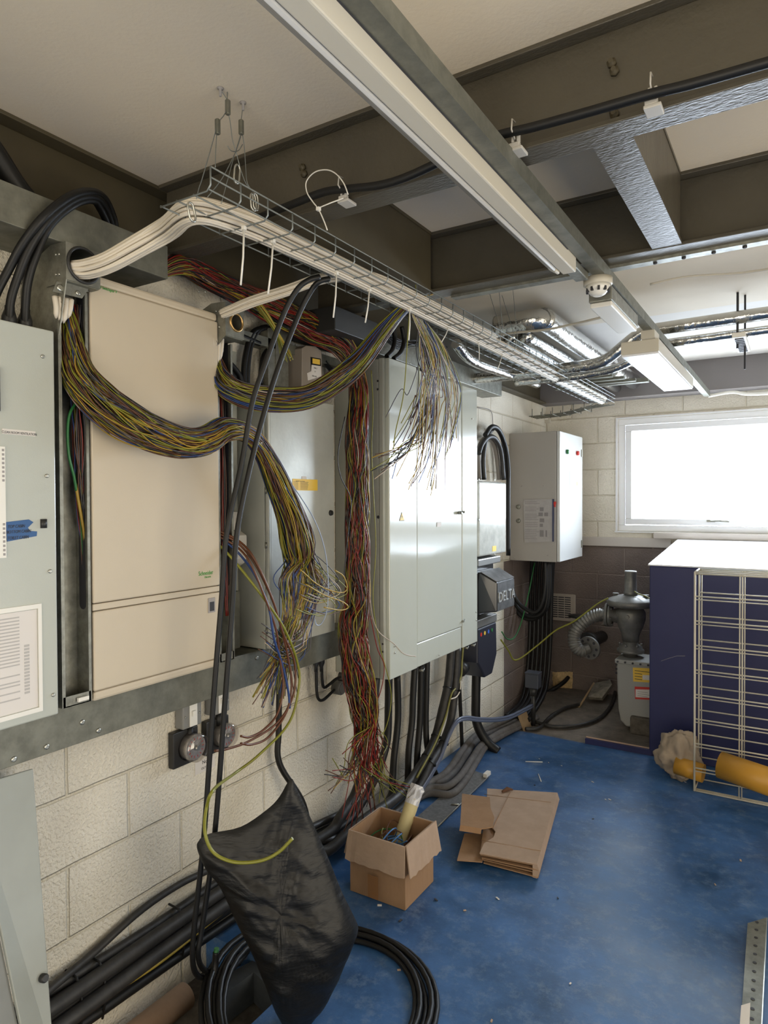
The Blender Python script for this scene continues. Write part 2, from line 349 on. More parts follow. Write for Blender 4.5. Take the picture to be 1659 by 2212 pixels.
struct('trim_1', MB().box(0, TX, YB, TY, -0.3, -0.14), M_CONC)        # sunken cable trench beside the left wall
struct('ceiling', MB().box(-0.25, XR + 0.2, YB, 4.18, ZC, ZC + 0.15), M_CEIL)
struct('trim_2', MB().box(-0.25, XR + 0.2, 4.18, YF + 0.2, ZC, ZC + 0.15), M_CEILW)
# wall rail, splash rail under the window
def rail_struct(name, mb, m, b=0.0): return struct(name, mb, m, b)
M_RAILP = mat('painted_batten', (0.60, 0.55, 0.50), 0.6, 0, 0.2, 30)
struct('trim_3', MB().box(0, 1.05, YF - 0.02, YF, 1.268, 1.346), M_RAILP, 0.004)
struct('trim_4', MB().box(0.92, 3.2, YF - 0.055, YF, 1.345, 1.395), M_RAILP, 0.004)
# steel beams (I sections)
def ibeam(name, axis, c, a0, a1, m, label, z0=2.50, z1=2.74, hw=0.042, tf=0.012, tw=0.007, extra=None):
    mb = MB()
    for z in (z0, z1 - tf):
        if axis == 'x': mb.box(a0, a1, c - hw, c + hw, z, z + tf)
        else: mb.box(c - hw, c + hw, a0, a1, z, z + tf)
    if axis == 'x': mb.box(a0, a1, c - tw, c + tw, z0 + tf, z1 - tf)
    else: mb.box(c - tw, c + tw, a0, a1, z0 + tf, z1 - tf)
    o = mb.build(name, m, None, 0.002); tag(o, label, 'beam'); return o
b1 = ibeam('steel_beam', 'x', 1.590, 0.07, XR, M_OLIVEG, 'brown steel beam crossing the ceiling with the black cable clipped along it')
b2 = ibeam('steel_beam', 'x', 2.445, 0.07, XR, M_OLIVEG, 'brown steel beam crossing the ceiling behind the cable-carrying one, bolted strip along its bottom', hw=0.045)
b3 = ibeam('steel_beam', 'y', 0.0, 0, 0, M_OLIVE, 'x') if False else None
mbw = MB().box(0, 0.067, YB, 5.7, 2.728, 2.74).box(0, 0.067, YB, 5.7, 2.50, 2.512).box(0, 0.012, YB, 5.7, 2.512, 2.728)
tag(mbw.build('steel_beam', M_OLIVE, None, 0.002), 'long brown steel beam running along the top of the left wall', 'beam')
tag(MB().box(0.59, 0.672, 1.634, 2.399, 2.728, 2.74).box(0.59, 0.672, 1.634, 2.399, 2.50, 2.512).box(0.655, 0.668, 1.634, 2.399, 2.512, 2.728).build('steel_beam', M_OLIVE),
    'short dark brown beam above the wire tray, bridging the two crossing beams', 'beam')
tag(MB().box(1.512, 1.596, 1.634, 2.399, 2.728, 2.739).box(1.508, 1.600, 1.634, 2.399, 2.502, 2.514).box(1.583, 1.594, 1.634, 2.399, 2.514, 2.728).build('steel_beam', M_OLIVEG),
    'short shiny brown beam right of the long light, bridging the two crossing beams', 'beam')
struct('trim_5', MB().box(0, XR, 5.68, YF, 2.50, 2.739), mat('grey_bulkhead', (0.20, 0.185, 0.185), 0.7, 0, 0.1, 40))
# strip with bolts under the far edge of the second beam
t = thing('bolted_strip', (1.9, 2.50, 2.49), 'pale metal strip with a row of bolts under the rear crossing beam', 'strip')
MB().box(0.72, 3.0, 2.478, 2.520, 2.490, 2.500).build('strip', M_STEEL, t)
for k in range(9):
    x = 1.50 + 0.092 * k
    MB().lathe((x, 2.499, 2.490), (0, 0, -1), [(0, 0.007), (0.004, 0.007), (0.006, 0.004)], 8).build('bolt', M_INK, t)
# bolt clusters on the first beam's web
for k, (px, py) in enumerate([(655, 372), (1322, 150), (1322, 243)]):
    c = P(px, py, 'Y', 1.582)
    mb = MB()
    for dx, dz in ((0, 0.012), (0.006, -0.008)): mb.lathe(c + V((dx, 0.0, dz)), (0, -1, 0), [(0, 0.011), (0.008, 0.011), (0.009, 0.006), (0.016, 0.006)], 6)
    tag(mb.build('bolt', M_OLIVE), ['painted bolt head on the beam web, nearest the wire tray', 'painted bolt head high on the beam web at right', 'painted bolt head low on the beam web, under the black cable at right'][k], 'bolt')
# ------------------------------------------------------------ window
M_PVC = mat('white_window_frame', (0.80, 0.80, 0.80), 0.35)
t = thing('window_1', (1.83, YF + 0.1, WZ0), None, None); t['kind'] = 'structure'
y0 = YF + 0.02
MB().box(WX0, WX1, y0, y0 + 0.07, WZ0, WZ0 + 0.05).box(WX0, WX1, y0, y0 + 0.07, WZ1 - 0.05, WZ1).box(WX0, WX0 + 0.055, y0, y0 + 0.07, WZ0 + 0.05, WZ1 - 0.05).box(WX1 - 0.055, WX1, y0, y0 + 0.07, WZ0 + 0.05, WZ1 - 0.05).build('window_frame', M_PVC, t, 0.004)
a0, a1, c0, c1 = WX0 + 0.06, WX1 - 0.06, WZ0 + 0.055, WZ1 - 0.055
MB().box(a0, a1, y0 - 0.012, y0 + 0.05, c0, c0 + 0.05).box(a0, a1, y0 - 0.012, y0 + 0.05, c1 - 0.05, c1).box(a0, a0 + 0.05, y0 - 0.012, y0 + 0.05, c0 + 0.05, c1 - 0.05).box(a1 - 0.05, a1, y0 - 0.012, y0 + 0.05, c0 + 0.05, c1 - 0.05).build('window_sash', M_PVC, t, 0.004)
G = glass('window_glass', (0.98, 0.99, 1.0), 0.0, 0.04)
MB().box(a0 + 0.045, a1 - 0.045, y0 + 0.02, y0 + 0.026, c0 + 0.045, c1 - 0.045).build('pane', G, t)
h = P(1560, 1126, 'Y', y0 - 0.02)
MB().box(h.x - 0.11, h.x - 0.05, h.y - 0.01, h.y + 0.01, h.z - 0.008, h.z + 0.010).tube([(h.x - 0.08, h.y - 0.02, h.z + 0.002), (h.x - 0.02, h.y - 0.03, h.z + 0.004), (h.x + 0.05, h.y - 0.028, h.z)], 0.007, 8).build('window_handle', M_STEEL, t)
MB().box(WX0 - 0.015, WX1 + 0.015, YF - 0.012, YF, WZ1, WZ1 + 0.012).box(WX0 - 0.015, WX0, YF - 0.012, YF, WZ0, WZ1).box(WX0 - 0.02, WX1 + 0.02, YF - 0.02, YF + 0.02, WZ0 - 0.012, WZ0 - 0.001).build('window_trim', M_PVC, t)
# ------------------------------------------------------------ trunking with lights
X0, X1 = 1.311, 1.351
tr = thing('lighting_trunking', (1.33, 2.4, 2.45), 'long galvanised lighting trunking hung under the ceiling beams, running away to the window wall', 'trunking')
MB().box(X0, X1, -1.0, 5.66, 2.450, 2.452).box(X0, X0 + 0.002, -1.0, 5.66, 2.452, 2.492).box(X1 - 0.002, X1, -1.0, 5.66, 2.452, 2.492).build('trunking', M_STEELD, tr)
MB().box(X0 - 0.004, X0 + 0.0, 0.4, 2.1, 2.447, 2.456).build('dark_edge', M_INK, tr)
M_FIX = mat('cream_light_body', (0.58, 0.54, 0.45), 0.4); M_DIF = mat('clear_ribbed_diffuser', (0.50, 0.49, 0.47), 0.22, 0, 0.3, 120, stretch=(1, 0.02, 1), coat=0.5)
t = thing('batten_light', (1.28, 1.4, 2.40), 'long unlit tube light batten with clear ribbed diffuser along the trunking', 'ceiling light', None)
MB().box(1.264, 1.309, 0.3, 2.20, 2.405, 2.455).build('body', M_FIX, t, 0.004)
prof = [(1.255, 2.40), (1.232, 2.415), (1.222, 2.44), (1.235, 2.462), (1.262, 2.455), (1.262, 2.402)]
MB().prism([V((x, 0.32, z)) for x, z in prof], (0, 1.82, 0)).build('diffuser', M_DIF, t, 0.006)
MB().prism([V((x * 1.0 - 0.0, 2.14, z)) for x, z in prof], (0, 0.035, 0)).build('end_cap', M_FIX, t, 0.003)
MB().box(1.262, 1.306, 2.20, 2.36, 2.425, 2.45).build('connector', M_STEEL, t, 0.003)
MB().box(1.262, 1.275, 2.19, 2.21, 2.43, 2.462).build('cord_grip', M_RED, t)
c = P(1276, 605, 'Z', 2.45); c.x = 1.318; c.y = 2.44
t = thing('smoke_detector', c, 'round cream smoke detector under the trunking', 'smoke detector')
MB().lathe(c, (0, 0, -1), [(0, 0.050), (0.022, 0.050), (0.026, 0.046)], 32).build('base', M_FIX, t)
MB().lathe(c + V((0, 0, -0.026)), (0, 0, -1), [(0, 0.042), (0.012, 0.040), (0.030, 0.026), (0.036, 0.015)], 24).build('sensor', M_WHITE, t)
mb = MB()
for k in range(10):
    a = k * math.pi / 5; mb.obox(c + V((0.037 * math.cos(a), 0.037 * math.sin(a), -0.042)), (math.cos(a), math.sin(a), 0), (-math.sin(a), math.cos(a), 0), (0, 0, 1), 0.004, 0.004, 0.007)
mb.build('vent_slot', M_INK, t)
t = thing('emergency_light', (1.30, 2.75, 2.38), 'small white emergency light under the trunking behind the smoke detector', 'ceiling light')
MB().box(1.262, 1.345, 2.53, 3.00, 2.395, 2.447).build('body', M_STEEL, t, 0.003)
MB().box(1.264, 1.343, 2.54, 2.99, 2.376, 2.395).build('diffuser', M_WHITE, t, 0.004)
t = thing('box_light', (1.29, 3.9, 2.35), 'large cream box light with white diffuser under the trunking near the window', 'ceiling light')
MB().box(1.205, 1.375, 3.32, 4.52, 2.352, 2.412).build('body', M_FIX, t, 0.003)
MB().box(1.209, 1.371, 3.33, 4.51, 2.343, 2.352).build('diffuser', mat('white_diffuser', (0.82, 0.82, 0.84), 0.35), t)
MB().box(1.30, 1.36, 3.30, 3.42, 2.412, 2.450).build('bracket', M_FIX, t)
# thin cream conduit cable looping across the ceiling
cable('thin_conduit', [(1.34, 3.3, 2.66), (1.50, 3.33, 2.675), (1.75, 3.36, 2.66), (2.1, 3.3, 2.655), (3.2, 3.2, 2.66)], 0.006, M_FIX, 'thin cream flex looping out to the right across the ceiling from the trunking')
cable('thin_conduit', [P(1372, 668, 'Y', 3.2), P(1290, 688, 'Y', 3.2), P(1240, 700, 'Y', 3.25), P(1180, 712, 'Y', 3.3), P(1120, 718, 'Y', 3.35), P(1060, 722, 'Y', 3.4), P(1000, 700, 'Y', 3.4)], 0.006, M_FIX, 'thin cream flex dipping left from the trunking towards the wire tray')
cable('white_conduit', [(1.34, 5.67, 2.455), (1.5, 5.67, 2.47), (1.62, 5.67, 2.445), (1.9, 5.67, 2.44), (3.0, 5.67, 2.44)], 0.012, M_WHITE, 'white conduit running right along the bulkhead above the window')
# black cable clipped along the first beam, with cable clips
pts = [P(x, y, 'Y', 1.515) for x, y in [(560, 470), (640, 438), (700, 415), (750, 408), (820, 400), (880, 382), (960, 345)]] + [P(x, y, 'Y', 1.51) for x, y in [(1060, 298), (1150, 275), (1260, 245), (1400, 205), (1500, 180), (1659, 135), (1800, 95)]]
cable('black_cable', pts, 0.011, M_BLACK, 'thick black cable clipped along the front of the nearer crossing beam')
M_CLIP = mat('translucent_clip', (0.50, 0.48, 0.44), 0.35)
for k, (px, py) in enumerate([(746, 432), (1116, 320), (1411, 228)]):
    c = P(px, py, 'Y', 1.530)
    t = thing('beam_clip', c, ['plastic clip on the beam with the looped tie, left of the long light',
                               'plastic clip holding the black cable to the beam, just right of the long light',
                               'plastic clip holding the black cable to the beam, nearest the right edge'][k], 'cable clip', 'cable clips on the beam')
    MB().box(c.x - 0.018, c.x + 0.018, c.y - 0.014, c.y + 0.03, c.z - 0.010, c.z - 0.002).box(c.x - 0.016, c.x + 0.010, c.y - 0.012, c.y + 0.002, c.z - 0.002, c.z + 0.010).build('base', M_CLIP, t, 0.002)
    MB().box(c.x - 0.009, c.x - 0.003, c.y - 0.012, c.y, c.z + 0.010, c.z + 0.034).box(c.x + 0.004, c.x + 0.010, c.y - 0.012, c.y, c.z + 0.010, c.z + 0.034).build('arm', M_CLIP, t, 0.001)
    MB().tube([(c.x, c.y - 0.012, c.z + 0.016), (c.x, c.y - 0.034, c.z + 0.028), (c.x, c.y - 0.03, c.z + 0.054), (c.x, c.y - 0.01, c.z + 0.056)], 0.002, 5).build('strap', M_CLIP, t)
pts = [P(x, y, 'Y', 1.49) for x, y in [(752, 420), (742, 395), (725, 375), (705, 367), (680, 372), (662, 392), (663, 415), (675, 435), (688, 452), (700, 478), (707, 497)]]
tag(MB().tube(catmull(pts, 6), 0.0018, 6).tube([P(686, 450, 'Y', 1.49), P(715, 438, 'Y', 1.50), P(742, 428, 'Y', 1.51)], 0.0018, 6).box(pts[8].x - 0.005, pts[8].x + 0.005, 1.485, 1.495, pts[8].z - 0.004, pts[8].z + 0.005).build('cable_tie', M_WHITE), 'long loose white cable tie looped in the air beside the beam', 'cable tie')
# ------------------------------------------------------------ insulated pipes near the far ceiling
def pipe(label, pts, r, seg=10, bands=(), cap=None, n=20):
    c = catmull(pts, seg); t = thing('insulated_pipe', c[0], label, 'pipe', 'foil insulated pipes')
    MB().tube(c, r, n).build('insulation', M_FOIL, t)
    for (y, m) in bands:
        b = min(c, key=lambda q: abs(q.y - y)); d = V((0, 1, 0)); MB().tube([b, b + d * 0.03], r * 1.03, n).build('band', m, t)
    return t
BB = mat('blue_band', (0.10, 0.20, 0.42), 0.4); BR = mat('red_band', (0.5, 0.12, 0.10), 0.4)
def bend(a, b, c, k=0.08):   # straight a-b-c with a rounded corner
    a, b, c = V(a), V(b), V(c); u = (a - b).normalized(); w_ = (c - b).normalized()
    return [a, b + u * k * 3, b + u * k * 1.6] + [b + u * k * 1.5 * (1 - q) ** 2 + w_ * k * 1.5 * q ** 2 for q in (.15, .38, .62, .85)] + [b + w_ * k * 1.6, b + w_ * k * 3, c]
pipe('thickest foil wrapped pipe, elbow nearest the ceiling, running to the window wall', bend((0.50, 3.50, 2.625), (0.76, 3.50, 2.635), (0.80, 5.62, 2.61), 0.06), 0.060, 6, [(5.0, BB), (5.06, M_WHITE)])
pipe('middle foil wrapped pipe running beside the thickest one to the window wall', bend((0.50, 3.62, 2.56), (0.64, 3.62, 2.57), (0.67, 5.62, 2.57), 0.03), 0.038, 6, [(4.75, BR), (4.8, M_WHITE)])
pipe('thin foil wrapped pipe left of the other pipes, nearest the wire tray', bend((0.40, 3.62, 2.57), (0.55, 3.62, 2.57), (0.56, 5.62, 2.57), 0.03), 0.034, 6, [(4.72, BR)])
pipe('upper foil wrapped pipe coming from the right, stepping down beside the box light', [(3.2, 3.95, 2.625), (2.4, 3.95, 2.62), (1.6, 3.95, 2.61), (1.30, 3.95, 2.605), (1.20, 3.95, 2.60), (1.14, 3.955, 2.575), (1.06, 3.96, 2.52), (0.99, 3.97, 2.475), (0.90, 3.98, 2.455), (0.75, 3.98, 2.45), (0.45, 4.0, 2.45), (0.10, 4.0, 2.45)], 0.034)
pipe('lower foil wrapped pipe coming in from the right under the upper one', [(3.2, 4.02, 2.555), (2.4, 4.02, 2.55), (1.6, 4.02, 2.54), (1.30, 4.02, 2.535), (1.22, 4.025, 2.53), (1.16, 4.03, 2.50), (1.10, 4.04, 2.46), (1.0, 4.05, 2.43), (0.9, 4.06, 2.42), (0.75, 4.06, 2.41), (0.4, 4.06, 2.41)], 0.024)
pipe('foil wrapped pipe drooping behind the wire tray above the tall grey cabinet', [P(x, y, 'X', 0.40) for x, y in [(985, 742), (1010, 772), (1040, 788), (1075, 800), (1110, 812), (1160, 830)]], 0.028)
tag(MB().box(0.35, 1.02, 5.02, 5.07, 2.50, 2.53).build('pipe_bracket', M_STEELD), 'flat grey bracket carrying the foil pipes near the window wall', 'bracket')
for k in range(4):
    tag(MB().box(0.34 + 0.07 * k, 0.80 + 0.05 * k, 4.55 + 0.13 * k, 4.59 + 0.13 * k, 2.50, 2.52).build('pipe_bracket', M_STEELD), 'thin pipe bracket in the row left of the foil pipes', 'bracket', 'thin pipe brackets')
t = thing('pipe_hanger', (1.73, 3.98, 2.5), 'threaded rod hanger with white slotted bracket holding the pipes at right', 'hanger')
MB().cyl((1.655, 3.95, 2.45), (1.655, 3.95, 2.74), 0.006, 8).build('rod', M_INK, t)
MB().cyl((1.685, 4.02, 2.35), (1.685, 4.02, 2.74), 0.005, 8).build('rod', M_INK, t)
MB().box(1.64, 1.70, 3.8, 4.2, 2.475, 2.50).build('slotted_channel', M_WHITE, t, 0.003)
mb = MB()
for k in range(9): mb.box(1.65, 1.69, 3.83 + 0.04 * k, 3.85 + 0.04 * k, 2.470, 2.476)
mb.build('slot', M_INK, t)
# ------------------------------------------------------------ left wall: rails and cabinets
def channel(name, label, y0, y1, z0, z1, x1, m, cat='rail'):
    mb = MB().box(x1 - 0.004, x1, y0, y1, z0, z1).box(0.0, x1 - 0.004, y0, y1, z0, z0 + 0.004).box(0.0, x1 - 0.004, y0, y1, z1 - 0.004, z1)
    return tag(mb.build(name, m, None, 0.0015), label, cat)
t = thing('support_rail', (0.06, 1.6, 0.945), 'wide galvanised rail running along the left wall under the cabinets', 'rail')
MB().box(0.116, 0.12, 0.3, 2.62, 0.945, 1.072).box(0.0, 0.116, 0.3, 2.62, 1.068, 1.072).box(0.0, 0.116, 0.3, 2.62, 0.945, 0.949).build('channel', M_STEELD, t, 0.0015)
for px, py in [(213, 1578), (101, 1613), (178, 1560), (555, 1421), (30, 1640)]:
    screw(P(px, py, 'X', 0.1205), XD, 0.008).build('bolt', M_SCREW, t)
channel('cover_plate', 'galvanised cover plate high on the left wall above the beige board', -0.2, 1.475, 2.378, 2.483, 0.20, M_STEELD, 'plate')
channel('support_rail', 'galvanised rail high on the left wall above the tall grey cabinet', 2.70, 4.45, 2.395, 2.505, 0.15, M_STEEL)
channel('support_rail', 'dark galvanised rail high on the left wall behind the tangle of red wires', 1.55, 2.70, 2.30, 2.34, 0.06, M_STEELD)
# far left grey cabinet
t = thing('grey_cabinet', (0.1, 0.8, 1.08), 'pale grey cabinet at the left edge with blue tape on its door', 'cabinet')
YA, YE = 0.35, 1.083
MB().box(0.02, 0.185, YA, YE - 0.006, 1.076, 2.125).build('body', M_GREYD, t, 0.003)
MB().box(0.186, 0.202, YA, YE, 1.078, 2.127).build('door', M_GREY, t, 0.004)
for px, py in [(92, 770), (101, 1028), (108, 1234), (115, 1501)]:
    screw(P(px, py, 'X', 0.2025), XD, 0.0055).build('screw', M_SCREW, t)
c = P(94, 1131, 'X', 0.2025)
MB().tube([c + V((0, 0, -0.012)), c + V((0, 0, 0.012))], 0.009, 12).build('lock', M_BLACKD, t)
a, b = P(0, 1390, 'X', 0.204), P(92, 1535, 'X', 0.204); yl = b.y; z1 = P(92, 1303, 'X', 0.204).z; z0 = b.z
MB().box(0.202, 0.206, 0.5, yl, z0, z0 + 0.012).box(0.202, 0.206, 0.5, yl, z1 - 0.012, z1).box(0.202, 0.206, yl - 0.010, yl, z0 + 0.012, z1 - 0.012).build('card_frame', M_WHITE, t)
card = MB().box(0.202, 0.2035, 0.5, yl - 0.012, z0 + 0.014, z1 - 0.014).build('chart_card', M_PAPER, t)
mb = MB(); R = random.Random(3)
for k in range(26):
    z = z1 - 0.03 - k * (z1 - z0 - 0.06) / 26
    for (q0, q1, pr) in [(0.06, 0.13, .8), (0.15, 0.19, .5)]:
        if R.random() < pr: mb.box(0.2035, 0.2040, yl - q1 - R.random() * 0.03, yl - q0, z, z + 0.0035)
    if 8 < k < 24: mb.box(0.2035, 0.2040, yl - 0.048, yl - 0.034, z, z + 0.006)
mb.build('printed_lines', mat('faded_print', (0.46, 0.44, 0.42), 0.8), card)
MB().prism([P(x, y, 'X', 0.203) for x, y in [(12, 1128), (62, 1122), (72, 1128), (60, 1140), (66, 1147), (80, 1148), (79, 1158), (15, 1170)]], (0.0006, 0, 0)).build('blue_tape', M_TAPE, t)
tape = t
o = P(17, 1139, 'X', 0.2042)
for i, (px, py, s) in enumerate([(17, 1141, 'TOP CABIN'), (14, 1153, 'BOTTOM CABIN'), (16, 1166, 'TOILET CABIN')]):
    text(s, 'handwriting', 0.0115, P(px, py, 'X', 0.2042), (0, 1, 0.02), ZD, M_INK, t, 0.0002, 0.2, sx=0.75)
MB().box(0.202, 0.2035, P(3, 930, 'X', .2).y, P(75, 936, 'X', .2).y, P(40, 940, 'X', .2).z, P(40, 929, 'X', .2).z).build('label_strip', M_PAPER, t)
text('CLEAN ROOM VENTILATION', 'printed_label', 0.009, P(4, 935, 'X', 0.2038), YD, ZD, M_INK, t, 0.0002, 0, sx=0.78)
MB().box(0.202, 0.2075, 0.5, P(11, 1100, 'X', .204).y, P(8, 1205, 'X', .204).z, P(8, 965, 'X', .204).z).build('perforated_strip', M_WHITE, t)
mb = MB()
for k in range(8):
    for zz, h in ((P(6, 1135, 'X', .204).z, .5), (P(6, 975, 'X', .204).z, .5)):
        mb.box(0.2075, 0.208, P(4, 1100, 'X', .204).y, P(9, 1100, 'X', .204).y, zz - k * 0.011, zz - k * 0.011 + 0.006)
mb.build('perforation', M_INKG, t)
MB().box(0.202, 0.214, P(-12, 850, 'X', .2).y, P(-5, 850, 'X', .2).y, P(0, 890, 'X', .2).z, P(0, 795, 'X', .2).z).build('handle', M_BLACKD, t, 0.002)
# three black cables rising from the far left cabinet over the cover plate
lab = ['leftmost of the three black cables looping over the cover plate', 'middle of the three black cables looping over the cover plate', 'rightmost of the three black cables looping over the cover plate']
runs = [[(-25, 700, .10), (-10, 640, .12), (20, 580, .15), (50, 525, .19), (95, 468, .23), (150, 425, .23), (195, 414, .19), (225, 428, .14), (245, 470, .10), (250, 500, .08)],
        [(19, 705, .12), (23, 650, .14), (38, 600, .16), (62, 540, .19), (102, 478, .22), (155, 433, .22), (198, 424, .18), (222, 440, .14), (238, 475, .10), (243, 505, .08)],
        [(53, 712, .12), (55, 660, .14), (60, 610, .16), (76, 555, .18), (108, 486, .20), (160, 441, .21), (200, 432, .17), (216, 450, .13), (230, 480, .10), (236, 508, .08)]]
for i, r in enumerate(runs):
    t = thing('black_cable', P(r[0][0], r[0][1], 'X', r[0][2]), lab[i], 'cable', 'black cables over the cover plate')
    MB().tube(catmull([P(x, y, 'X', d) for x, y, d in r], 8), 0.0115, 10).build('sheath', M_BLACK, t)
    if i:
        g = P(r[0][0], r[0][1] - 4, 'X', r[0][2]); g.z -= 0.01
        MB().lathe(g, (0, 0.05, 1), [(0, 0.019), (0.03, 0.019), (0.05, 0.0125), (0.06, 0.0125)], 16).build('gland', M_BLACKD, t)
tg = catmull([P(x, y, 'X', d) for x, y, d in [(96, 470, .215), (100, 484, .235), (108, 492, .225)]], 4)
cable('black_cable', [P(x, y, 'X', .09) for x, y in [(-60, 260), (-10, 330), (35, 400), (75, 450), (110, 500)]], 0.028, M_BLACK, 'very thick black cable dropping diagonally behind the cover plate at the upper left corner')
cable('black_cable', [P(x, y, 'X', .03) for x, y in [(-30, 508), (30, 528), (80, 548), (120, 566)]], 0.010, M_BLACK, 'black cable running level along the wall behind the rising cables, far left')
MB_ = MB()
# galvanised boxes with round cable holes
def hole_box(y0, y1, z0, z1, cy, cz, r, x1, label, cut, hm):
    t = thing('cable_entry_box', (x1 / 2, y0, z0), label, 'cable box', 'galvanised entry boxes')
    MB().plate_hole(x1 - 0.003, x1, y0, y1, z0, z1, cy, cz, r).build('front_plate', M_STEEL, t)
    zb = z0 - cut
    poly = [V((0.0, y0, zb)), V((x1 - 0.04, y0, zb)), V((x1, y0, z0)), V((x1, y0, z1)), V((x1 - 0.07, y0, z1 + 0.004)), V((0.03, y0, z1 - 0.04)), V((0, y0, z1 - 0.10))]
    MB().prism(poly, (0, -0.003, 0)).build('side_plate', M_STEEL, t)
    MB().box(0.01, x1 - 0.003, y1 - 0.003, y1, z0, z1).box(0.01, x1 - 0.003, y0, y1 - 0.003, z0 - 0.003, z0).build('side_plate', M_STEELD, t)
    MB().box(0.005, 0.012, y0, y1, z0, z1).build('back_plate', M_INK, t)
    ring = [V((x1 + 0.001, cy + r * math.cos(a * math.pi / 16), cz + r * math.sin(a * math.pi / 16))) for a in range(32)]
    MB().tube(ring, 0.0045, 8, closed=True).build('grommet', hm, t)
    for dx, dz in ((0.03, 0.03), (0.045, 0.028), (0.03, 0.085), (0.045, 0.083), (0.10, -0.05), (0.13, -0.055)):
        if z1 - dz > zb: screw((x1 - dx, y0 - 0.003, z1 - dz), (0, -1, 0), 0.004).build('screw', M_SCREW, t)
    return t
hole_box(1.110, 1.213, 2.272, 2.375, 1.160, 2.324, 0.0475, 0.222, 'galvanised box with large black rimmed hole, at the upper left corner of the beige board', 0.16, M_BLACKD)
hole_box(1.712, 1.80, 2.245, 2.362, 1.762, 2.300, 0.030, 0.220, 'galvanised box with smaller brass rimmed hole, right of the beige board', 0.03, mat('brass_bush', (0.6, 0.38, 0.15), 0.35, 0.9))
# small clamp plate beneath the first box
t = thing('clamp_plate', (0.2, 1.15, 2.24), 'small galvanised clamp plate with two screws above the left wireway', 'bracket')
zz = 2.268
MB().prism([P(x, y, 'X', 0.200) for x, y in [(112, 630), (121, 608), (180, 618), (190, 625), (176, 645), (168, 643)]], (0.003, 0, 0)).box(0.14, 0.20, 1.10, 1.19, 2.262, 2.266).build('plate', M_STEEL, t)
for px, py, r in [(130, 622, .010), (168, 633, .007)]: screw(P(px, py, 'X', .2035), XD, r).build('screw', M_SCREW, t)
# wireways
def wireway(y0, y1, z0, z1, x0, x1, label):
    t = thing('wireway', (x0, y0, z0), label, 'wireway', 'open galvanised wireways')
    MB().box(x0, x1, y0, y0 + 0.003, z0, z1).box(x1 - 0.003, x1, y0 + 0.003, y0 + 0.010, z0, z1).build('side', M_STEEL, t)
    MB().box(x0, x1, y1 - 0.003, y1, z0, z1).box(x1 - 0.003, x1, y1 - 0.009, y1 - 0.003, z0, z1).build('side', M_STEEL, t)
    MB().box(x0, x0 + 0.003, y0 + 0.003, y1 - 0.003, z0, z1).build('back', M_STEEL, t)
    MB().box(x0, x1, y0 + 0.003, y1 - 0.003, z0, z0 + 0.003).box(x1 - 0.003, x1, y0 + 0.003, y1 - 0.003, z0, z0 + 0.030).build('end_plate', M_STEEL, t)
    ym = (y0 + y1) / 2; zs = z0 + 0.28
    mb = MB()
    for yy in (ym - 0.012,):
        mb.add([(x0 + 0.0035, yy + 0.013 * math.cos(a), (zs + 0.9 if math.sin(a) > 0 else zs) + 0.013 * math.sin(a)) for a in [k * math.pi / 8 + 0.01 for k in range(16)]], [tuple(range(16))])
    xm = (x0 + x1) / 2
    mb.add([(xm + 0.016 * math.cos(a), y1 - 0.0035, (zs + 0.9 if math.sin(a) > 0 else zs) + 0.016 * math.sin(a)) for a in [k * math.pi / 8 + 0.01 for k in range(16)]], [tuple(range(16))])
    mb.build('slot', M_INK, t)
    MB().box(x0 + 0.003, x0 + 0.0045, ym - 0.001, ym + 0.001, z0 + 0.01, z1 - 0.1).build('seam', M_INK, t)
    return t
wireway(1.105, 1.197, 1.083, 2.262, 0.118, 0.185, 'open galvanised wireway between the far left cabinet and the beige board')
tag(MB().box(0.188, 0.196, P(167, 1508, 'X', .19).y, P(190, 1508, 'X', .19).y, P(178, 1513, 'X', .19).z, P(178, 1505, 'X', .19).z).build('cable_marker', M_WHITE), 'small white plastic clip at the foot of the left wireway', 'clip')
wireway(1.716, 1.792, 1.083, 2.235, 0.100, 0.170, 'open galvanised wireway on the right side of the beige board')
# dark backing board behind gaps
# beige distribution board
t = thing('distribution_board', (0.1, 1.2, 1.075), 'large beige distribution board with two doors and green maker lettering', 'cabinet')
YB0, YB1, ZB0, ZB1 = 1.205, 1.708, 1.076, 2.325
MB().box(0.012, 0.150, YB0, YB1, ZB0, ZB1).build('body', M_CREAM, t, 0.004)
MB().box(0.150, 0.162, YB0 + 0.004, YB1 - 0.004, ZB0 + 0.004, ZB1 - 0.004).build('gasket', M_CREAM, t, 0.003)
zsp = P(220, 1318, 'X', 0.18).z; zs2 = P(220, 1302, 'X', 0.18).z
MB().box(0.162, 0.184, YB0, YB1, zs2 + 0.001, ZB1 - 0.03).build('door', M_CREAM, t, 0.005)
MB().box(0.162, 0.182, YB0, YB1, zsp + 0.001, zs2 - 0.001).build('divider', M_CREAM, t, 0.003)
MB().box(0.162, 0.184, YB0, YB1, ZB0 + 0.03, zsp - 0.001).build('lower_door', M_CREAM, t, 0.005)
MB().box(0.150, 0.181, YB0, YB1, ZB0, ZB0 + 0.028).build('bottom_rim', M_CREAM, t, 0.008)
MB().box(0.150, 0.181, YB0, YB1, ZB1 - 0.028, ZB1).build('top_rim', M_CREAM, t, 0.008)
c = P(457, 1306, 'X', .185)
MB().box(0.184, 0.187, c.y - 0.016, c.y + 0.016, c.z - 0.028, c.z + 0.024).build('latch', M_INKG, t, 0.002)
MB().box(0.187, 0.188, c.y - 0.010, c.y + 0.010, c.z - 0.022, c.z + 0.010).build('latch_recess', M_INK, t)
text('Schneider', 'printed_lettering', 0.021, P(429, 1244, 'X', .185), YD, ZD, M_GREEN, t, 0.0003, 0, sx=0.80)
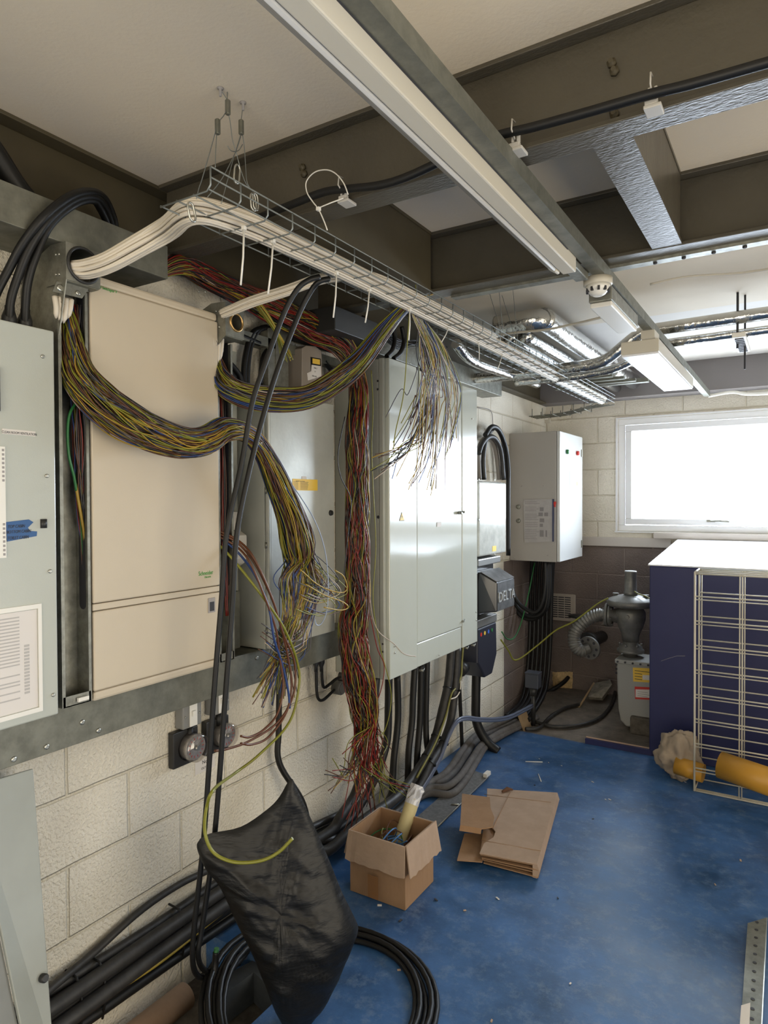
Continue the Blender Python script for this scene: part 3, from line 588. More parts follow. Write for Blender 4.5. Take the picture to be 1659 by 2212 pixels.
text('Electric', 'printed_lettering', 0.010, P(442, 1249, 'X', .185), YD, ZD, M_GREEN, t, 0.0003, 0, sx=1.0)
text('LV Switchgear V', 'printed_lettering', 0.013, P(213, 622, 'X', .185), YD, ZD, M_GREEN, t, 0.0003, 0, sx=0.72)
# grey cabinet in the middle
t = thing('grey_cabinet', (0.1, 2.2, 1.07), 'grey wall cabinet with yellow test label between the beige board and the red wires', 'cabinet')
Y0, Y1, Z0, Z1 = 1.985, 2.425, 1.076, 2.095
MB().box(0.002, 0.145, Y0, Y1, Z0, Z1).build('body', M_GREYD, t, 0.003)
MB().box(0.147, 0.165, Y0 + 0.004, Y1, Z0 + 0.003, Z1 - 0.003).build('door', mat('dusty_grey_enamel', (0.52, 0.53, 0.48), 0.33, 0.15, 0.12, 60, 0.16, 5, coat=0.15), t, 0.004)
MB().box(0.165, 0.1655, Y0 + 0.016, Y0 + 0.018, Z0 + 0.01, Z1 - 0.01).build('door_fold', M_GREYD, t)
for pz in (1060, 1178, 1364):
    c = P(572, pz, 'X', .15); MB().cyl((0.152, Y0 + 0.002, c.z - 0.012), (0.152, Y0 + 0.002, c.z + 0.012), 0.004, 8).build('hinge', M_STEEL, t)
c = P(714, 1108, 'X', .166); MB().lathe(c, XD, [(0, 0.013), (0.008, 0.011)], 16).build('lock', M_BLACKD, t)
a, b = P(632, 1036, 'X', .166), P(686, 1060, 'X', .166)
lb = MB().box(0.1655, 0.1663, a.y, b.y, b.z, P(632, 1034, 'X', .166).z).build('yellow_label', M_YELLOW, t)
mb = MB(); R = random.Random(5)
for k in range(6):
    z = b.z + 0.005 + k * 0.0058
    mb.box(0.1663, 0.1666, a.y + 0.004, a.y + 0.035, z, z + 0.0014).box(0.1663, 0.1666, a.y + 0.05, a.y + 0.085 + R.random() * 0.02, z, z + 0.0016)
mb.build('printed_lines', M_INK, lb)
text('DANGER  ELECTRICAL', 'printed_heading', 0.006, (0.1664, a.y + 0.02, P(632, 1040, 'X', .166).z), YD, ZD, M_INK, lb, 0.0001)
MB().box(0.1655, 0.1662, P(652, 1030, 'X', .166).y, P(662, 1030, 'X', .166).y, P(655, 1036, 'X', .166).z, P(655, 1029, 'X', .166).z).build('white_label', M_PAPER, t)
c = P(500, 840, 'X', .15)
MB().box(0.10, 0.13, Y0 + 0.05, Y0 + 0.12, Z1, Z1 + 0.028).build('terminal_block', M_INK, t, 0.002)
# galvanised stanchion and warning box above the middle cabinet
tag(MB().box(0.02, 0.06, 2.11, 2.16, 2.08, 2.42).box(0.06, 0.064, 2.155, 2.235, 2.08, 2.42).build('steel_strut', M_STEEL, None, 0.001), 'upright galvanised strut on the wall above the middle grey cabinet', 'strut')
t = thing('isolator_box', (0.08, 2.32, 2.14), 'small brownish box with black and yellow warning label above the middle cabinet', 'box')
MB().prism([P(x, y, 'X', .10) for x, y in [(652, 838), (653, 752), (662, 746), (682, 748), (695, 758), (697, 836)]], (-0.09, 0, 0)).build('body', mat('beige_grey_plastic', (0.28, 0.24, 0.20), 0.5), t, 0.003)
a = [P(x, y, 'X', .1012) for x, y in [(671, 771), (693, 775), (694, 815), (672, 810)]]
lb = MB().add(a, [(0, 1, 2, 3)]).prism(a, (-0.001, 0, 0)).build('warning_label', M_INK, t)
MB().prism([P(x, y, 'X', .1015) for x, y in [(675, 774), (691, 777), (691, 788), (675, 785)]], (0.0005, 0, 0)).build('yellow_panel', M_YELLOW, lb)
MB().prism([P(x, y, 'X', .1015) for x, y in [(673, 788), (693, 791), (694, 813), (665, 822), (663, 806), (672, 802)]], (0.0005, 0, 0)).build('paper_note', M_PAPER, lb)
for i, (px, py, s) in enumerate([(678, 796, 'DB13'), (679, 804, '17'), (674, 813, 'DB GAS')]): text(s, 'handwriting', 0.010, P(px, py, 'X', .1025), YD, ZD, M_INK, lb, 0.0001, 0.1)
tag(MB().box(0.002, 0.07, 2.235, 2.36, 2.072, 2.083).box(0.0, 0.06, 2.30, 2.315, 2.083, 2.10).build('black_bracket', M_BLACKD), 'black bracket on top of the middle grey cabinet', 'bracket')
# grey plastic boxes in the gap
t = thing('junction_box', (0.05, 1.88, 1.5), 'grey plastic junction box with sloping cover between the beige board and the middle cabinet', 'box')
MB().box(0.002, 0.05, 1.80, 1.955, P(520, 1190, 'X', .05).z, P(520, 1105, 'X', .05).z).build('base', mat('grey_white_plastic', (0.50, 0.48, 0.44), 0.45), t, 0.003)
za, zb_ = P(525, 1218, 'X', .1).z, P(525, 1148, 'X', .1).z
MB().prism([V((0.05, 1.80, za - 0.02)), V((0.085, 1.80, za)), V((0.10, 1.80, za + 0.02)), V((0.10, 1.80, zb_ - 0.015)), V((0.07, 1.80, zb_)), V((0.05, 1.80, zb_))], (0, 0.135, 0)).build('cover', MATS['grey_white_plastic'], t, 0.004)
for yy in (1.83, 1.90): screw((0.062, yy, zb_ + 0.001), ZD, 0.005).build('screw', M_INK, t)
tag(MB().box(0.002, 0.012, 1.80, 1.975, 1.083, 2.26).build('backing_panel', M_GREYD), 'grey backing panel on the wall between the beige board and the middle cabinet', 'panel')
tag(MB().box(0.012, 0.075, 1.845, 1.848, 1.09, P(530, 1272, 'X', .05).z).box(0.012, 0.075, 1.915, 1.918, 1.09, P(530, 1272, 'X', .05).z).box(0.072, 0.075, 1.848, 1.915, 1.09, P(530, 1272, 'X', .05).z).build('trunking_offcut', M_STEELD), 'short upright length of galvanised trunking standing on the rail', 'trunking')
tag(MB().box(0.10, 0.112, 1.815, 1.83, 1.09, 1.36).build('cable_marker', M_WHITE, None, 0.002), 'narrow white plastic strip standing beside the short trunking', 'strip')
t = thing('terminal_strip', (0.06, 1.755, 1.1), 'white breaker strip with slots inside the right wireway', 'terminal strip')
MB().box(0.06, 0.10, 1.735, 1.775, 1.10, 1.27).build('body', M_PAPER, t, 0.002)
for k in range(4): MB().box(0.10, 0.1005, 1.738, 1.772, 1.12 + 0.035 * k, 1.126 + 0.035 * k).build('slot', M_RED if k == 2 else M_INK, t)
# large tall cabinet
t = thing('grey_cabinet', (0.15, 3.15, 0.81), 'tallest and largest grey cabinet, glossy doors reflecting the window, yellow warning triangle', 'cabinet')
Y0, Y1, Z0, Z1 = 2.655, 3.685, 0.817, 2.325
MB().box(0.002, 0.255, Y0, Y1, Z0 + 0.006, Z1).build('body', M_GREYD, t, 0.003)
MB().box(0.257, 0.283, Y0 - 0.002, Y0 + 0.020, Z0 + 0.003, Z1 + 0.004).build('corner_strip', M_GREYD, t, 0.004)
ya, yb = P(902, 1300, 'X', .3).y, P(999, 1300, 'X', .3).y
M_GLOSS = mat('glossy_grey_enamel', (0.50, 0.52, 0.46), 0.11, 0, 0.04, 6, 0.04, 2, coat=0.6)
MB().box(0.257, 0.300, Y0 + 0.022, ya - 0.003, Z0, Z1 + 0.006).build('left_panel', M_GLOSS, t, 0.004)
zl = P(950, 1385, 'X', .3).z
MB().box(0.257, 0.298, ya + 0.002, yb - 0.003, Z0 + 0.125, Z1 - 0.005).build('door', M_GLOSS, t, 0.004)
MB().box(0.257, 0.294, ya + 0.002, yb - 0.003, Z0, Z0 + 0.122).build('kick_panel', M_GLOSS, t, 0.004)
MB().box(0.257, 0.300, yb + 0.002, Y1, Z0, Z1 - 0.005).build('right_panel', M_GLOSS, t, 0.004)
c = P(868, 1117, 'X', .301)
tri = MB().prism([c + V((0, -0.024, -0.018)), c + V((0, 0.024, -0.018)), c + V((0, 0, 0.026))], (0.0006, 0, 0)).build('warning_triangle', M_INK, t)
MB().prism([c + V((0.0007, -0.020, -0.0155)), c + V((0.0007, 0.020, -0.0155)), c + V((0.0007, 0, 0.021))], (0.0006, 0, 0)).build('yellow_field', M_YELLOW, tri)
MB().prism([c + V((0.0014, y, z)) for y, z in [(0.002, 0.012), (-0.005, 0.000), (0.0, 0.0), (-0.002, -0.012), (0.005, 0.003), (0.0005, 0.003)]], (0.0003, 0, 0)).build('flash_symbol', M_INK, tri)
a = P(990, 1108, 'X', .301)
MB().lathe(a + V((0, 0.0, 0)), XD, [(0, 0.009), (0.02, 0.009), (0.024, 0.006)], 12).lathe(a + V((0.002, 0.05, 0.004)), XD, [(0, 0.007), (0.018, 0.007)], 12).build('latch', M_STEEL, t)
for px, py in [(892, 1113), (844, 1362), (845, 1388), (896, 1380), (853, 846), (853, 824), (943, 1057), (1000, 1343)]:
    pass
for px, py in [(886, 785), (945, 808), (1020, 905), (1028, 1322), (1029, 1340), (852, 1396), (853, 1410), (948, 1415)]: screw(P(px, py, 'X', .3005), XD, .005).build('screw', M_SCREW, t)
for px, py in [(816, 823), (816, 841), (827, 1391), (827, 1408)]: 
    q = P(px, py, 'Y', Y0 - 0.001); screw(q, (0, -1, 0), .005).build('screw', M_INK, t)
q = P(817, 1117, 'Y', Y0 - 0.001); MB().lathe(q, (0, -1, 0), [(0, .008), (0.002, .007)], 12).build('knockout', M_INK, t)
MB().box(0.2985, 0.300, ya + 0.02, yb - 0.05, P(940, 835, 'X', .3).z - 0.012, P(940, 835, 'X', .3).z).build('vent_louvre', M_INKG, t)
MB().box(0.300, 0.3006, P(932, 1040, 'X', .3).y, P(943, 1040, 'X', .3).y, P(937, 1058, 'X', .3).z, P(937, 1037, 'X', .3).z).build('yellow_label', mat('pale_yellow_label', (0.7, 0.62, 0.3), 0.5), t)
MB().box(0.300, 0.3006, P(944, 1130, 'X', .3).y, P(953, 1130, 'X', .3).y, P(948, 1138, 'X', .3).z, P(948, 1128, 'X', .3).z).build('white_label', M_PAPER, t)
for px, py in [(906, 1446), (1003, 1398), (1018, 1392), (995, 1340)]:
    q = P(px, py, 'X', .29); MB().lathe(q + V((0.0, 0, -0.004)), XD, [(0, .006), (0.022, .006)], 10).tube([q + V((0.015, 0, 0)), q + V((0.018, 0.015, -0.004)), q + V((0.016, 0.022, 0.004))], 0.0025, 6).build('hinge_pin', M_STEEL, t)
# meter box, fused cutout and cable head beyond the large cabinet
t = thing('meter_board', (0.1, 4.2, 1.28), 'narrow meter box with clear scratched cover between the tallest and the farthest cabinets', 'meter box')
MB().box(0.002, 0.15, 3.93, 4.44, 1.29, 1.79).build('base', mat('brown_grey_board', (0.16, 0.14, 0.12), 0.6), t, 0.003)
MB().box(0.15, 0.195, 3.95, 4.42, 1.30, 1.785).build('cover', mat('scratched_pale_cover', (0.62, 0.63, 0.58), 0.10, 0, 0.2, 30, 0.25, 12, coat=0.6), t, 0.012)
a, b = P(1064, 1180, 'X', .197), P(1072, 1190, 'X', .197)
MB().box(0.195, 0.197, a.y, b.y, b.z, a.z).build('yellow_label', M_YELLOW, t)
for px, py in [(1034, 1036), (1068, 1037), (1034, 1123), (1068, 1198)]: screw(P(px, py, 'X', .197), XD, .008).build('screw', M_STEEL, t)
M_CUT = mat('glossy_black_moulding', (0.022, 0.022, 0.022), 0.28, coat=0.4)
t = thing('fused_cutout', (0.15, 4.15, 0.88), 'black ribbed main fuse unit with raised DELTA lettering below the meter box', 'fuse unit')
Yc0, Yc1 = 3.93, 4.32
MB().box(0.002, 0.14, Yc0, Yc1, 0.90, 1.24).build('body', M_CUT, t, 0.006)
MB().prism([V((0.14, Yc0 + 0.02, 0.93)), V((0.30, Yc0 + 0.06, 0.95)), V((0.30, Yc0 + 0.06, 1.14)), V((0.20, Yc0 + 0.02, 1.20)), V((0.14, Yc0 + 0.02, 1.20))], (0, Yc1 - Yc0 - 0.09, 0)).build('fuse_carrier', M_CUT, t, 0.008)
MB().box(0.002, 0.20, Yc0, Yc1 - 0.02, 1.24, 1.285).build('busbar_cover', mat('grey_lead', (0.25, 0.25, 0.24), 0.35, 0.5), t, 0.006)
for k in range(3): MB().box(0.14, 0.19, Yc0 - 0.012 + 0.0, Yc0 + 0.012, 0.92 + 0.0 * k, 1.2).build('rib', M_CUT, t, 0.003) if k == 0 else None
MB().box(0.301, 0.303, Yc0 + 0.063, Yc1 - 0.035, 0.955, 1.135).build('face_plate', mat('worn_grey_face', (0.16, 0.16, 0.16), 0.35, 0.4, 0.1, 60, 0.4, 20), t)
text('DELTA', 'raised_lettering', 0.092, (0.305, Yc0 + 0.068, 1.01), YD, ZD, mat('worn_silver', (0.60, 0.60, 0.58), 0.35, 0.6), t, 0.005, 0, sx=1.05)
MB().prism([V((0.302, Yc0 + 0.058, 1.142)), V((0.302, Yc1 - 0.03, 1.142)), V((0.205, Yc1 - 0.06, 1.204)), V((0.205, Yc0 + 0.02, 1.204))], (0, 0, 0.003)).build('top_face', MATS['worn_grey_face'], t)
t = thing('cable_termination', (0.1, 4.1, 0.45), 'black tapered cable head with coloured phase dots under the fuse unit', 'cable head')
MB().box(0.002, 0.19, 3.93, 4.26, 0.84, 0.895).build('flange', MATS['grey_lead'], t, 0.006)
MB().prism([V((0.02, 3.97, z)) if 0 else V((0.02, y, z)) for y, z in [(3.94, 0.84), (4.25, 0.84), (4.26, 0.62), (4.18, 0.50), (4.06, 0.50), (3.94, 0.62)]], (0.17, 0, 0)).build('body', mat('dark_blue_black', (0.025, 0.027, 0.04), 0.35), t, 0.01)
for k, m in enumerate([M_RED, M_YELLOW, mat('dot_blue', (0.04, 0.12, 0.5), 0.5), WIRE['green']]):
    MB().lathe((0.19, 3.99 + 0.06 * k, 0.795), XD, [(0, 0.013), (0.002, 0.013)], 12).build('phase_dot', m, t)
MB().lathe((0.10, 3.90, 0.60), (0, -1, -0.3), [(0, 0.05), (0.05, 0.05), (0.06, 0.035)], 18).build('gland', M_BLACKD, t)
cable('thick_black_cable', [(0.10, 4.12, 0.52), (0.10, 4.11, 0.35), (0.11, 4.10, 0.18), (0.17, 4.12, 0.06), (0.25, 4.13, 0.0)], 0.032, M_BLACK, 'thickest black cable dropping from the tapered cable head to the floor')
# farthest wall cabinet
t = thing('grey_cabinet', (0.2, 5.3, 1.19), 'deep grey control cabinet in the far corner with document wallet on its side', 'cabinet')
MB().box(0.002, 0.375, 4.98, 5.60, 1.192, 2.185).build('body', mat('light_grey_cabinet', (0.36, 0.34, 0.31), 0.45, 0, 0.1, 200), t, 0.004)
MB().box(0.378, 0.402, 4.982, 5.598, 1.195, 2.183).build('door', mat('satin_grey_door', (0.60, 0.61, 0.60), 0.18, 0, 0.03, 10, coat=0.4), t, 0.004)
for zz in (2.05, 1.30):
    MB().box(0.402, 0.410, 5.555, 5.575, zz - 0.03, zz + 0.03).build('hinge', M_STEEL, t, 0.002)
for px, py, m in [(1224, 976, MATS['wire_green']), (1246, 979, M_RED)]:
    MB().lathe(P(px, py, 'X', .403), XD, [(0, 0.018), (0.012, 0.018), (0.02, 0.013)], 16).build('push_button', m, t)
a = P(1231, 1017, 'X', .4035); b = P(1241, 1058, 'X', .4035)
MB().box(0.4025, 0.404, a.y, b.y + 0.06, b.z, a.z).build('door_panel', mat('pale_panel', (0.7, 0.7, 0.7), 0.3), t)
c = P(1246, 1038, 'X', .404); MB().box(0.4025, 0.4035, c.y - 0.02, c.y + 0.02, c.z - 0.04, c.z - 0.01).build('yellow_label', M_YELLOW, t)
for px, py in [(1120, 1095), (1120, 1125)]:
    MB().lathe(P(px, py, 'Y', 4.979), (0, -1, 0), [(0, 0.018), (0.005, 0.017), (0.010, 0.010)], 16).build('blanking_plug', M_STEEL, t)
for px, py in [(1183, 1200), (1111, 1205), (1127, 1050), (1174, 1049)]: screw(P(px, py, 'Y', 4.979), (0, -1, 0), .005).build('screw', M_INKG, t)
# document wallet hanging on the side
t = thing('document_wallet', (0.24, 4.97, 1.5), 'clear plastic wallet with printed instructions hanging on the far cabinet side', 'document wallet')
a, b, c, d = [P(x, y, 'Y', 4.975) for x, y in [(1131, 1079), (1195, 1078), (1198, 1170), (1133, 1172)]]
pg = MB().prism([a, b, c, d], (0, -0.003, 0)).build('sheet', mat('wallet_paper', (0.40, 0.38, 0.37), 0.3, 0, 0.6, 12, 0.12, 20), t)
mb = MB(); R = random.Random(8)
for k in range(22):
    z = a.z - 0.02 - k * 0.0135
    if k not in (2, 6, 11, 15): mb.box(a.x + 0.012, a.x + 0.10 + 0.03 * R.random(), 4.9712, 4.9718, z, z + 0.003)
for (dx, dz, w_, h_) in [(0.13, 0.06, .03, .03), (0.12, 0.10, .035, .028), (0.165, 0.10, .03, .028), (0.13, 0.145, .035, .03), (0.13, 0.185, .025, .025), (0.13, 0.235, .03, .05), (0.175, 0.235, .012, .05)]:
    mb.box(a.x + dx, a.x + dx + w_, 4.9712, 4.9718, a.z - dz - h_, a.z - dz)
mb.build('printed_lines', mat('print_mid', (0.22, 0.21, 0.21), 0.8), pg)
MB().box(b.x - 0.004, b.x + 0.006, 4.966, 4.976, c.z, b.z).build('zip', mat('wallet_zip', (0.03, 0.04, 0.10), 0.5), t)
MB().tube(catmull([V((b.x + 0.004, 4.97, b.z - 0.02)), V((b.x + 0.012, 4.965, b.z - 0.05)), V((b.x + 0.022, 4.965, b.z - 0.04)), V((b.x + 0.024, 4.965, b.z - 0.02))], 4), 0.003, 6).box(b.x + 0.010, b.x + 0.022, 4.962, 4.968, b.z - 0.06, b.z - 0.02).build('red_tag', M_RED, t)
# switch sockets and timers under the rail
for k, (px, py) in enumerate([(418, 1545), (480, 1517)]):
    c = P(px, py, 'X', .05)
    t = thing('switch_box', c, ['grey metal switch box under the rail, left one of the pair', 'grey metal switch box under the rail, right one, behind the hanging black cables'][k], 'switch', 'grey switch boxes')
    MB().box(0.002, 0.045, c.y - 0.045, c.y + 0.045, c.z - 0.045, c.z + 0.055).build('box', mat('grey_switch_metal', (0.22, 0.22, 0.21), 0.5), t, 0.006)
    MB().box(0.045, 0.050, c.y - 0.016, c.y + 0.020, c.z - 0.04, c.z + 0.045).build('cover', M_WHITE, t, 0.002)
    MB().box(0.050, 0.058, c.y - 0.008, c.y + 0.008, c.z - 0.002, c.z + 0.018).build('rocker', M_WHITE, t, 0.002)
    for yy in (-0.034, 0.034): screw((0.045, c.y + yy, c.z), XD, 0.004).build('screw', M_SCREW, t)
    MB().cyl((0.03, c.y, c.z - 0.10), (0.03, c.y, c.z - 0.045), 0.012, 12).build('conduit', M_BLACK, t)
for k, (px, py, r) in enumerate([(428, 1616, .047), (496, 1590, .044)]):
    c = P(px, py, 'X', .075)
    t = thing('dial_timer', c, ['round clear dial timer on a black square base, left one, under the rail', 'round clear dial timer on a black square base, right one, behind the hanging cables'][k], 'timer', 'dial timers')
    MB().box(0.002, 0.03, c.y - 0.075, c.y + 0.042, c.z - 0.065, c.z + 0.065).build('base', M_BLACKD, t, 0.004)
    MB().lathe((0.03, c.y, c.z), XD, [(0, r), (0.03, r), (0.034, r * .96)], 32).build('dial', mat('timer_dial', (0.40, 0.38, 0.36), 0.35, 0.3, 0, 60, 0.4, 40), t)
    mb = MB()
    for q in range(14):
        a = q * 2 * math.pi / 14; mb.obox((0.0645, c.y + 0.7 * r * math.cos(a), c.z + 0.7 * r * math.sin(a)), (1, 0, 0), (0, math.cos(a), math.sin(a)), (0, -math.sin(a), math.cos(a)), 0.0006, 0.004, 0.0010)
    mb.build('dial_marks', M_RED, t)
    MB().lathe((0.064, c.y, c.z), XD, [(0, 0.010), (0.014, 0.008)], 14).build('knob', M_SCREW, t)
    MB().lathe((0.03, c.y, c.z), XD, [(0, r + 0.006), (0.048, r + 0.004), (0.054, r - 0.004), (0.055, 0.001)], 32).build('clear_cover', MATS.get('clear_plastic') or glass('clear_plastic', (0.95, 0.93, 0.92), 0.05, 0.16), t)
a = P(421, 1655, 'X', .001); t = thing('paper_label', a, 'small printed paper label stuck on the wall under the left timer', 'label')
MB().box(0.001, 0.002, a.y, a.y + 0.10, a.z - 0.035, a.z + 0.012).build('sheet', M_PAPER, t)
text('No 4', 'printed_text', 0.02, (0.0025, a.y + 0.035, a.z - 0.005), YD, ZD, M_INK, t, .0002); text('OUTSIDE', 'printed_text', 0.012, (0.0025, a.y + 0.03, a.z - 0.025), YD, ZD, M_INK, t, .0002)
# knotted glands below the middle cabinet
for k, (px, py) in enumerate([(692, 1430), (683, 1440)]):
    pass
t = thing('cable_gland', P(690, 1410, 'X', .07), 'black glands and thin cables looping under the middle cabinet to round conduit boxes', 'cable gland')
for px in (682, 694):
    g = P(px, 1408, 'X', .07); MB().lathe(g + V((0, 0, 0.02)), (0, 0, -1), [(0, 0.016), (0.07, 0.016), (0.09, 0.008), (0.11, 0.008)], 14).build('gland', M_BLACKD, t)
MB().tube(catmull([P(x, y, 'X', .06) for x, y in [(683, 1440), (684, 1490), (688, 1510), (698, 1512), (712, 1500), (722, 1490)]], 6), 0.007, 8).build('cable', M_BLACK, t)
MB().tube(catmull([P(x, y, 'X', .06) for x, y in [(695, 1440), (696, 1470), (700, 1485), (712, 1478), (724, 1468), (735, 1462)]], 6), 0.007, 8).build('cable', M_BLACK, t)
for k, (px, py) in enumerate([(724, 1484), (738, 1462)]):
    c = P(px, py, 'X', .001); c.x = 0
    t = thing('conduit_box', c, ['round grey conduit box on the wall, lower one, beside the red wires', 'round grey conduit box on the wall, upper one, half behind the red wires'][k], 'conduit box')
    MB().lathe(c, XD, [(0, 0.034), (0.04, 0.034), (0.046, 0.030)], 20).build('body', mat('dark_grey_plastic', (0.10, 0.10, 0.095), 0.5), t)
    MB().lathe(c + V((0.046, 0, 0)), XD, [(0, 0.027), (0.003, 0.025)], 20).build('lid', MATS['dark_grey_plastic'], t)
# leaning grey panel bottom left
t = thing('leaning_panel', (0.25, 0.7, 0.0), 'pale grey metal panel leaning against the wall at the lower left corner', 'panel')
A = P(72, 1660, 'X', .10); B = P(0, 1684, 'X', .10); Cc = P(118, 2290, 'X', .30); D = P(60, 2290, 'X', .30)
ex = P(-140, 1735, 'X', .10); Dx = P(-110, 2300, 'X', .32)
nrm = (A - Cc).cross(B - A).normalized(); nrm = nrm if nrm.x > 0 else -nrm
fold = P(-62, 1700, 'X', .10)
MB().prism([A, Cc, D, fold], nrm * -0.012).build('face', mat('panel_grey', (0.34, 0.36, 0.33), 0.4, 0, 0.04, 200, 0.12, 3), t, 0.003)
kb = P(88, 2112, 'X', .238)
MB().lathe(kb, nrm, [(0, 0.011), (0.02, 0.011), (0.024, 0.008)], 14).build('knob', M_BLACKD, t)
tag(MB().prism([fold + V((-0.015, 0, 0)), D + V((-0.015, 0, 0)), D + V((-0.03, -0.35, -0.1)), fold + V((-0.03, -0.25, 0.0))], nrm * -0.012).build('leaning_panel', mat('panel_grey_dark', (0.20, 0.21, 0.20), 0.45, 0, 0.04, 200, 0.15, 3)), 'darker metal panel behind the leaning one at the very lower left corner', 'panel')
# fan vent, hole, far wall bits
t = thing('louvred_vent', (0.15, YF, 0.6), 'square cream louvred vent on the bare blockwork of the end wall', 'vent')
MB().box(0.03, 0.272, YF - 0.018, YF, 0.590, 0.832).build('frame', mat('vent_plastic', (0.50, 0.44, 0.37), 0.5), t, 0.008)
mb = MB()
for r in range(10):
    for c in range(3):
        mb.box(0.062 + 0.058 * c, 0.062 + 0.058 * c + 0.052, YF - 0.0195, YF - 0.0185, 0.622 + 0.0195 * r, 0.631 + 0.0195 * r)
mb.build('louvres', M_INK, t)
t = thing('foam_patch', (0.15, YF, 0.06), 'patch of orange expanding foam filling a hole low in the end wall', 'foam')
mb = MB(); n = 12
vs = []; R = random.Random(4)
for i in range(n + 1):
    for j in range(n + 1):
        q = P(1194 + 43 * i / n, 1451 + 52 * j / n, 'Y', YF); e = min(i, j, n - i, n - j) / 3
        vs.append(q + V((R.uniform(-1, 1) * .004, -0.004 - min(1, e) * R.uniform(0.01, 0.035), R.uniform(-1, 1) * .004)))
mb.add(vs, [(i * (n + 1) + j, i * (n + 1) + j + 1, (i + 1) * (n + 1) + j + 1, (i + 1) * (n + 1) + j) for i in range(n) for j in range(n)], True)
mb.build('foam', M_FOAM, t)
cable('black_pipe', [P(1165, 1505, 'Y', 5.6), P(1190, 1492, 'Y', 5.7), P(1215, 1476, 'Y', 5.78), P(1228, 1463, 'Y', 5.86)], 0.018, M_BLACK, 'short black pipe pushing into the foam filled hole')
t = thing('concrete_slab', P(1290, 1490, 'Y', 5.6), 'broken slab of concrete leaning on the end wall', 'rubble')
q = [P(x, y, 'Y', d) for x, y, d in [(1270, 1505, 5.5), (1283, 1475, 5.72), (1318, 1468, 5.72), (1322, 1478, 5.6), (1300, 1508, 5.5)]]
MB().prism(q, (0.0, 0.035, -0.03)).build('slab', mat('pale_rubble', (0.30, 0.27, 0.22), 0.9, 0, 1.0, 60, 0.4, 25), t, 0.004)
tag(MB().tube([P(1250, 1529, 'Y', 5.35), P(1283, 1475, 'Y', 5.55)], 0.008, 6).build('wooden_stick', M_WOOD), 'thin pale wooden stick leaning beside the broken slab', 'stick')
t = thing('socket_back_box', P(1150, 1455, 'Y', 4.75), 'dark grey outdoor socket box standing on a post in the corner', 'box')
c = P(1152, 1470, 'Y', 4.75)
MB().box(c.x - 0.05, c.x + 0.05, c.y - 0.04, c.y + 0.04, c.z - 0.05, c.z + 0.055).build('box', mat('slate_plastic', (0.05, 0.055, 0.07), 0.45), t, 0.005)
MB().box(c.x - 0.052, c.x + 0.052, c.y - 0.045, c.y + 0.045, c.z + 0.055, c.z + 0.065).build('lid', MATS['slate_plastic'], t, 0.003)
MB().cyl((c.x, c.y, 0.0), (c.x, c.y, c.z - 0.05), 0.016, 12).cyl((c.x, c.y, c.z - 0.11), (c.x, c.y, c.z - 0.05), 0.026, 12).build('post', M_BLACKD, t)
tag(MB().prism([P(x, y, 'Y', 4.6) for x, y in [(1118, 1546), (1124, 1543), (1142, 1600), (1140, 1604)]], (0, 0.12, 0)).build('wooden_offcut', M_WOOD), 'thin upright board offcut standing across the grey cables near the corner', 'board')
t = thing('light_switch', P(1182, 908, 'Y', 5.86), 'small cream switch box on the end wall above the far cabinet', 'switch')
a = P(1176, 903, 'Y', YF); MB().box(a.x, a.x + 0.06, YF - 0.03, YF, a.z - 0.05, a.z + 0.03).build('box', M_FIX, t, 0.004)
MB().box(a.x + 0.015, a.x + 0.045, YF - 0.034, YF - 0.03, a.z - 0.02, a.z + 0.012).build('rocker', M_WHITE, t, 0.002)
# ------------------------------------------------------------ wire basket tray
tr = thing('wire_cable_tray', (0.66, 1.13, 2.395), 'long zinc wire basket tray carrying white cables, hung from the ceiling', 'cable tray')
TX0, TX1, TZ0, TZ1 = 0.574, 0.749, 2.395, 2.450
YEND = 5.22
for k, x in enumerate((TX0, 0.632, 0.691, TX1 - 0.006)):
    MB().cyl((x, 1.135, TZ0 + 0.003), (x, YEND, TZ0 + 0.003), 0.0022, 6).build('long_wire', M_ZINC, tr)
for x, z, ya in ((TX1, TZ1, 1.135), (TX1, TZ1 - 0.025, 1.135), (TX0, TZ1, 1.335), (TX0, TZ1 - 0.025, 1.335)):
    MB().cyl((x, ya, z), (x, YEND, z), 0.0022, 6).build('long_wire', M_ZINC, tr)
y = 1.135; k = 0
while y < YEND:
    p = [V((TX0, y, TZ1))] if k > 1 else []
    p += [V((TX0, y, TZ0)), V((TX1 - 0.012, y, TZ0)), V((TX1, y, TZ0 + 0.012)), V((TX1, y, TZ1))]
    MB().tube(p, 0.0022, 6).build('cross_wire', M_ZINC, tr); y += 0.1; k += 1
t = thing('wire_cable_tray', (0.2, 5.3, 2.40), 'short branch of wire tray turning left to the side wall in the far corner', 'cable tray')
for q in range(5):
    x0 = TX0 + 0.044 * q
    MB().tube(catmull([V((x0 * 0.9 + 0.07, 5.22, 2.398 - 0.004 * q)), V((0.52, 5.28 + 0.03 * q, 2.39)), V((0.30, 5.34 + 0.04 * q, 2.365)), V((0.02, 5.38 + 0.045 * q, 2.36))], 6), 0.0035, 6).build('long_wire', M_STEEL, t)
for q in range(6):
    x = 0.06 + 0.085 * q; z = 2.36 + 0.03 * max(0, (x - 0.25) / 0.3)
    MB().tube([V((x, 5.34, z + 0.055)), V((x, 5.34, z)), V((x, 5.56, z)), V((x, 5.56, z + 0.055))], 0.0035, 6).build('cross_wire', M_STEEL, t)
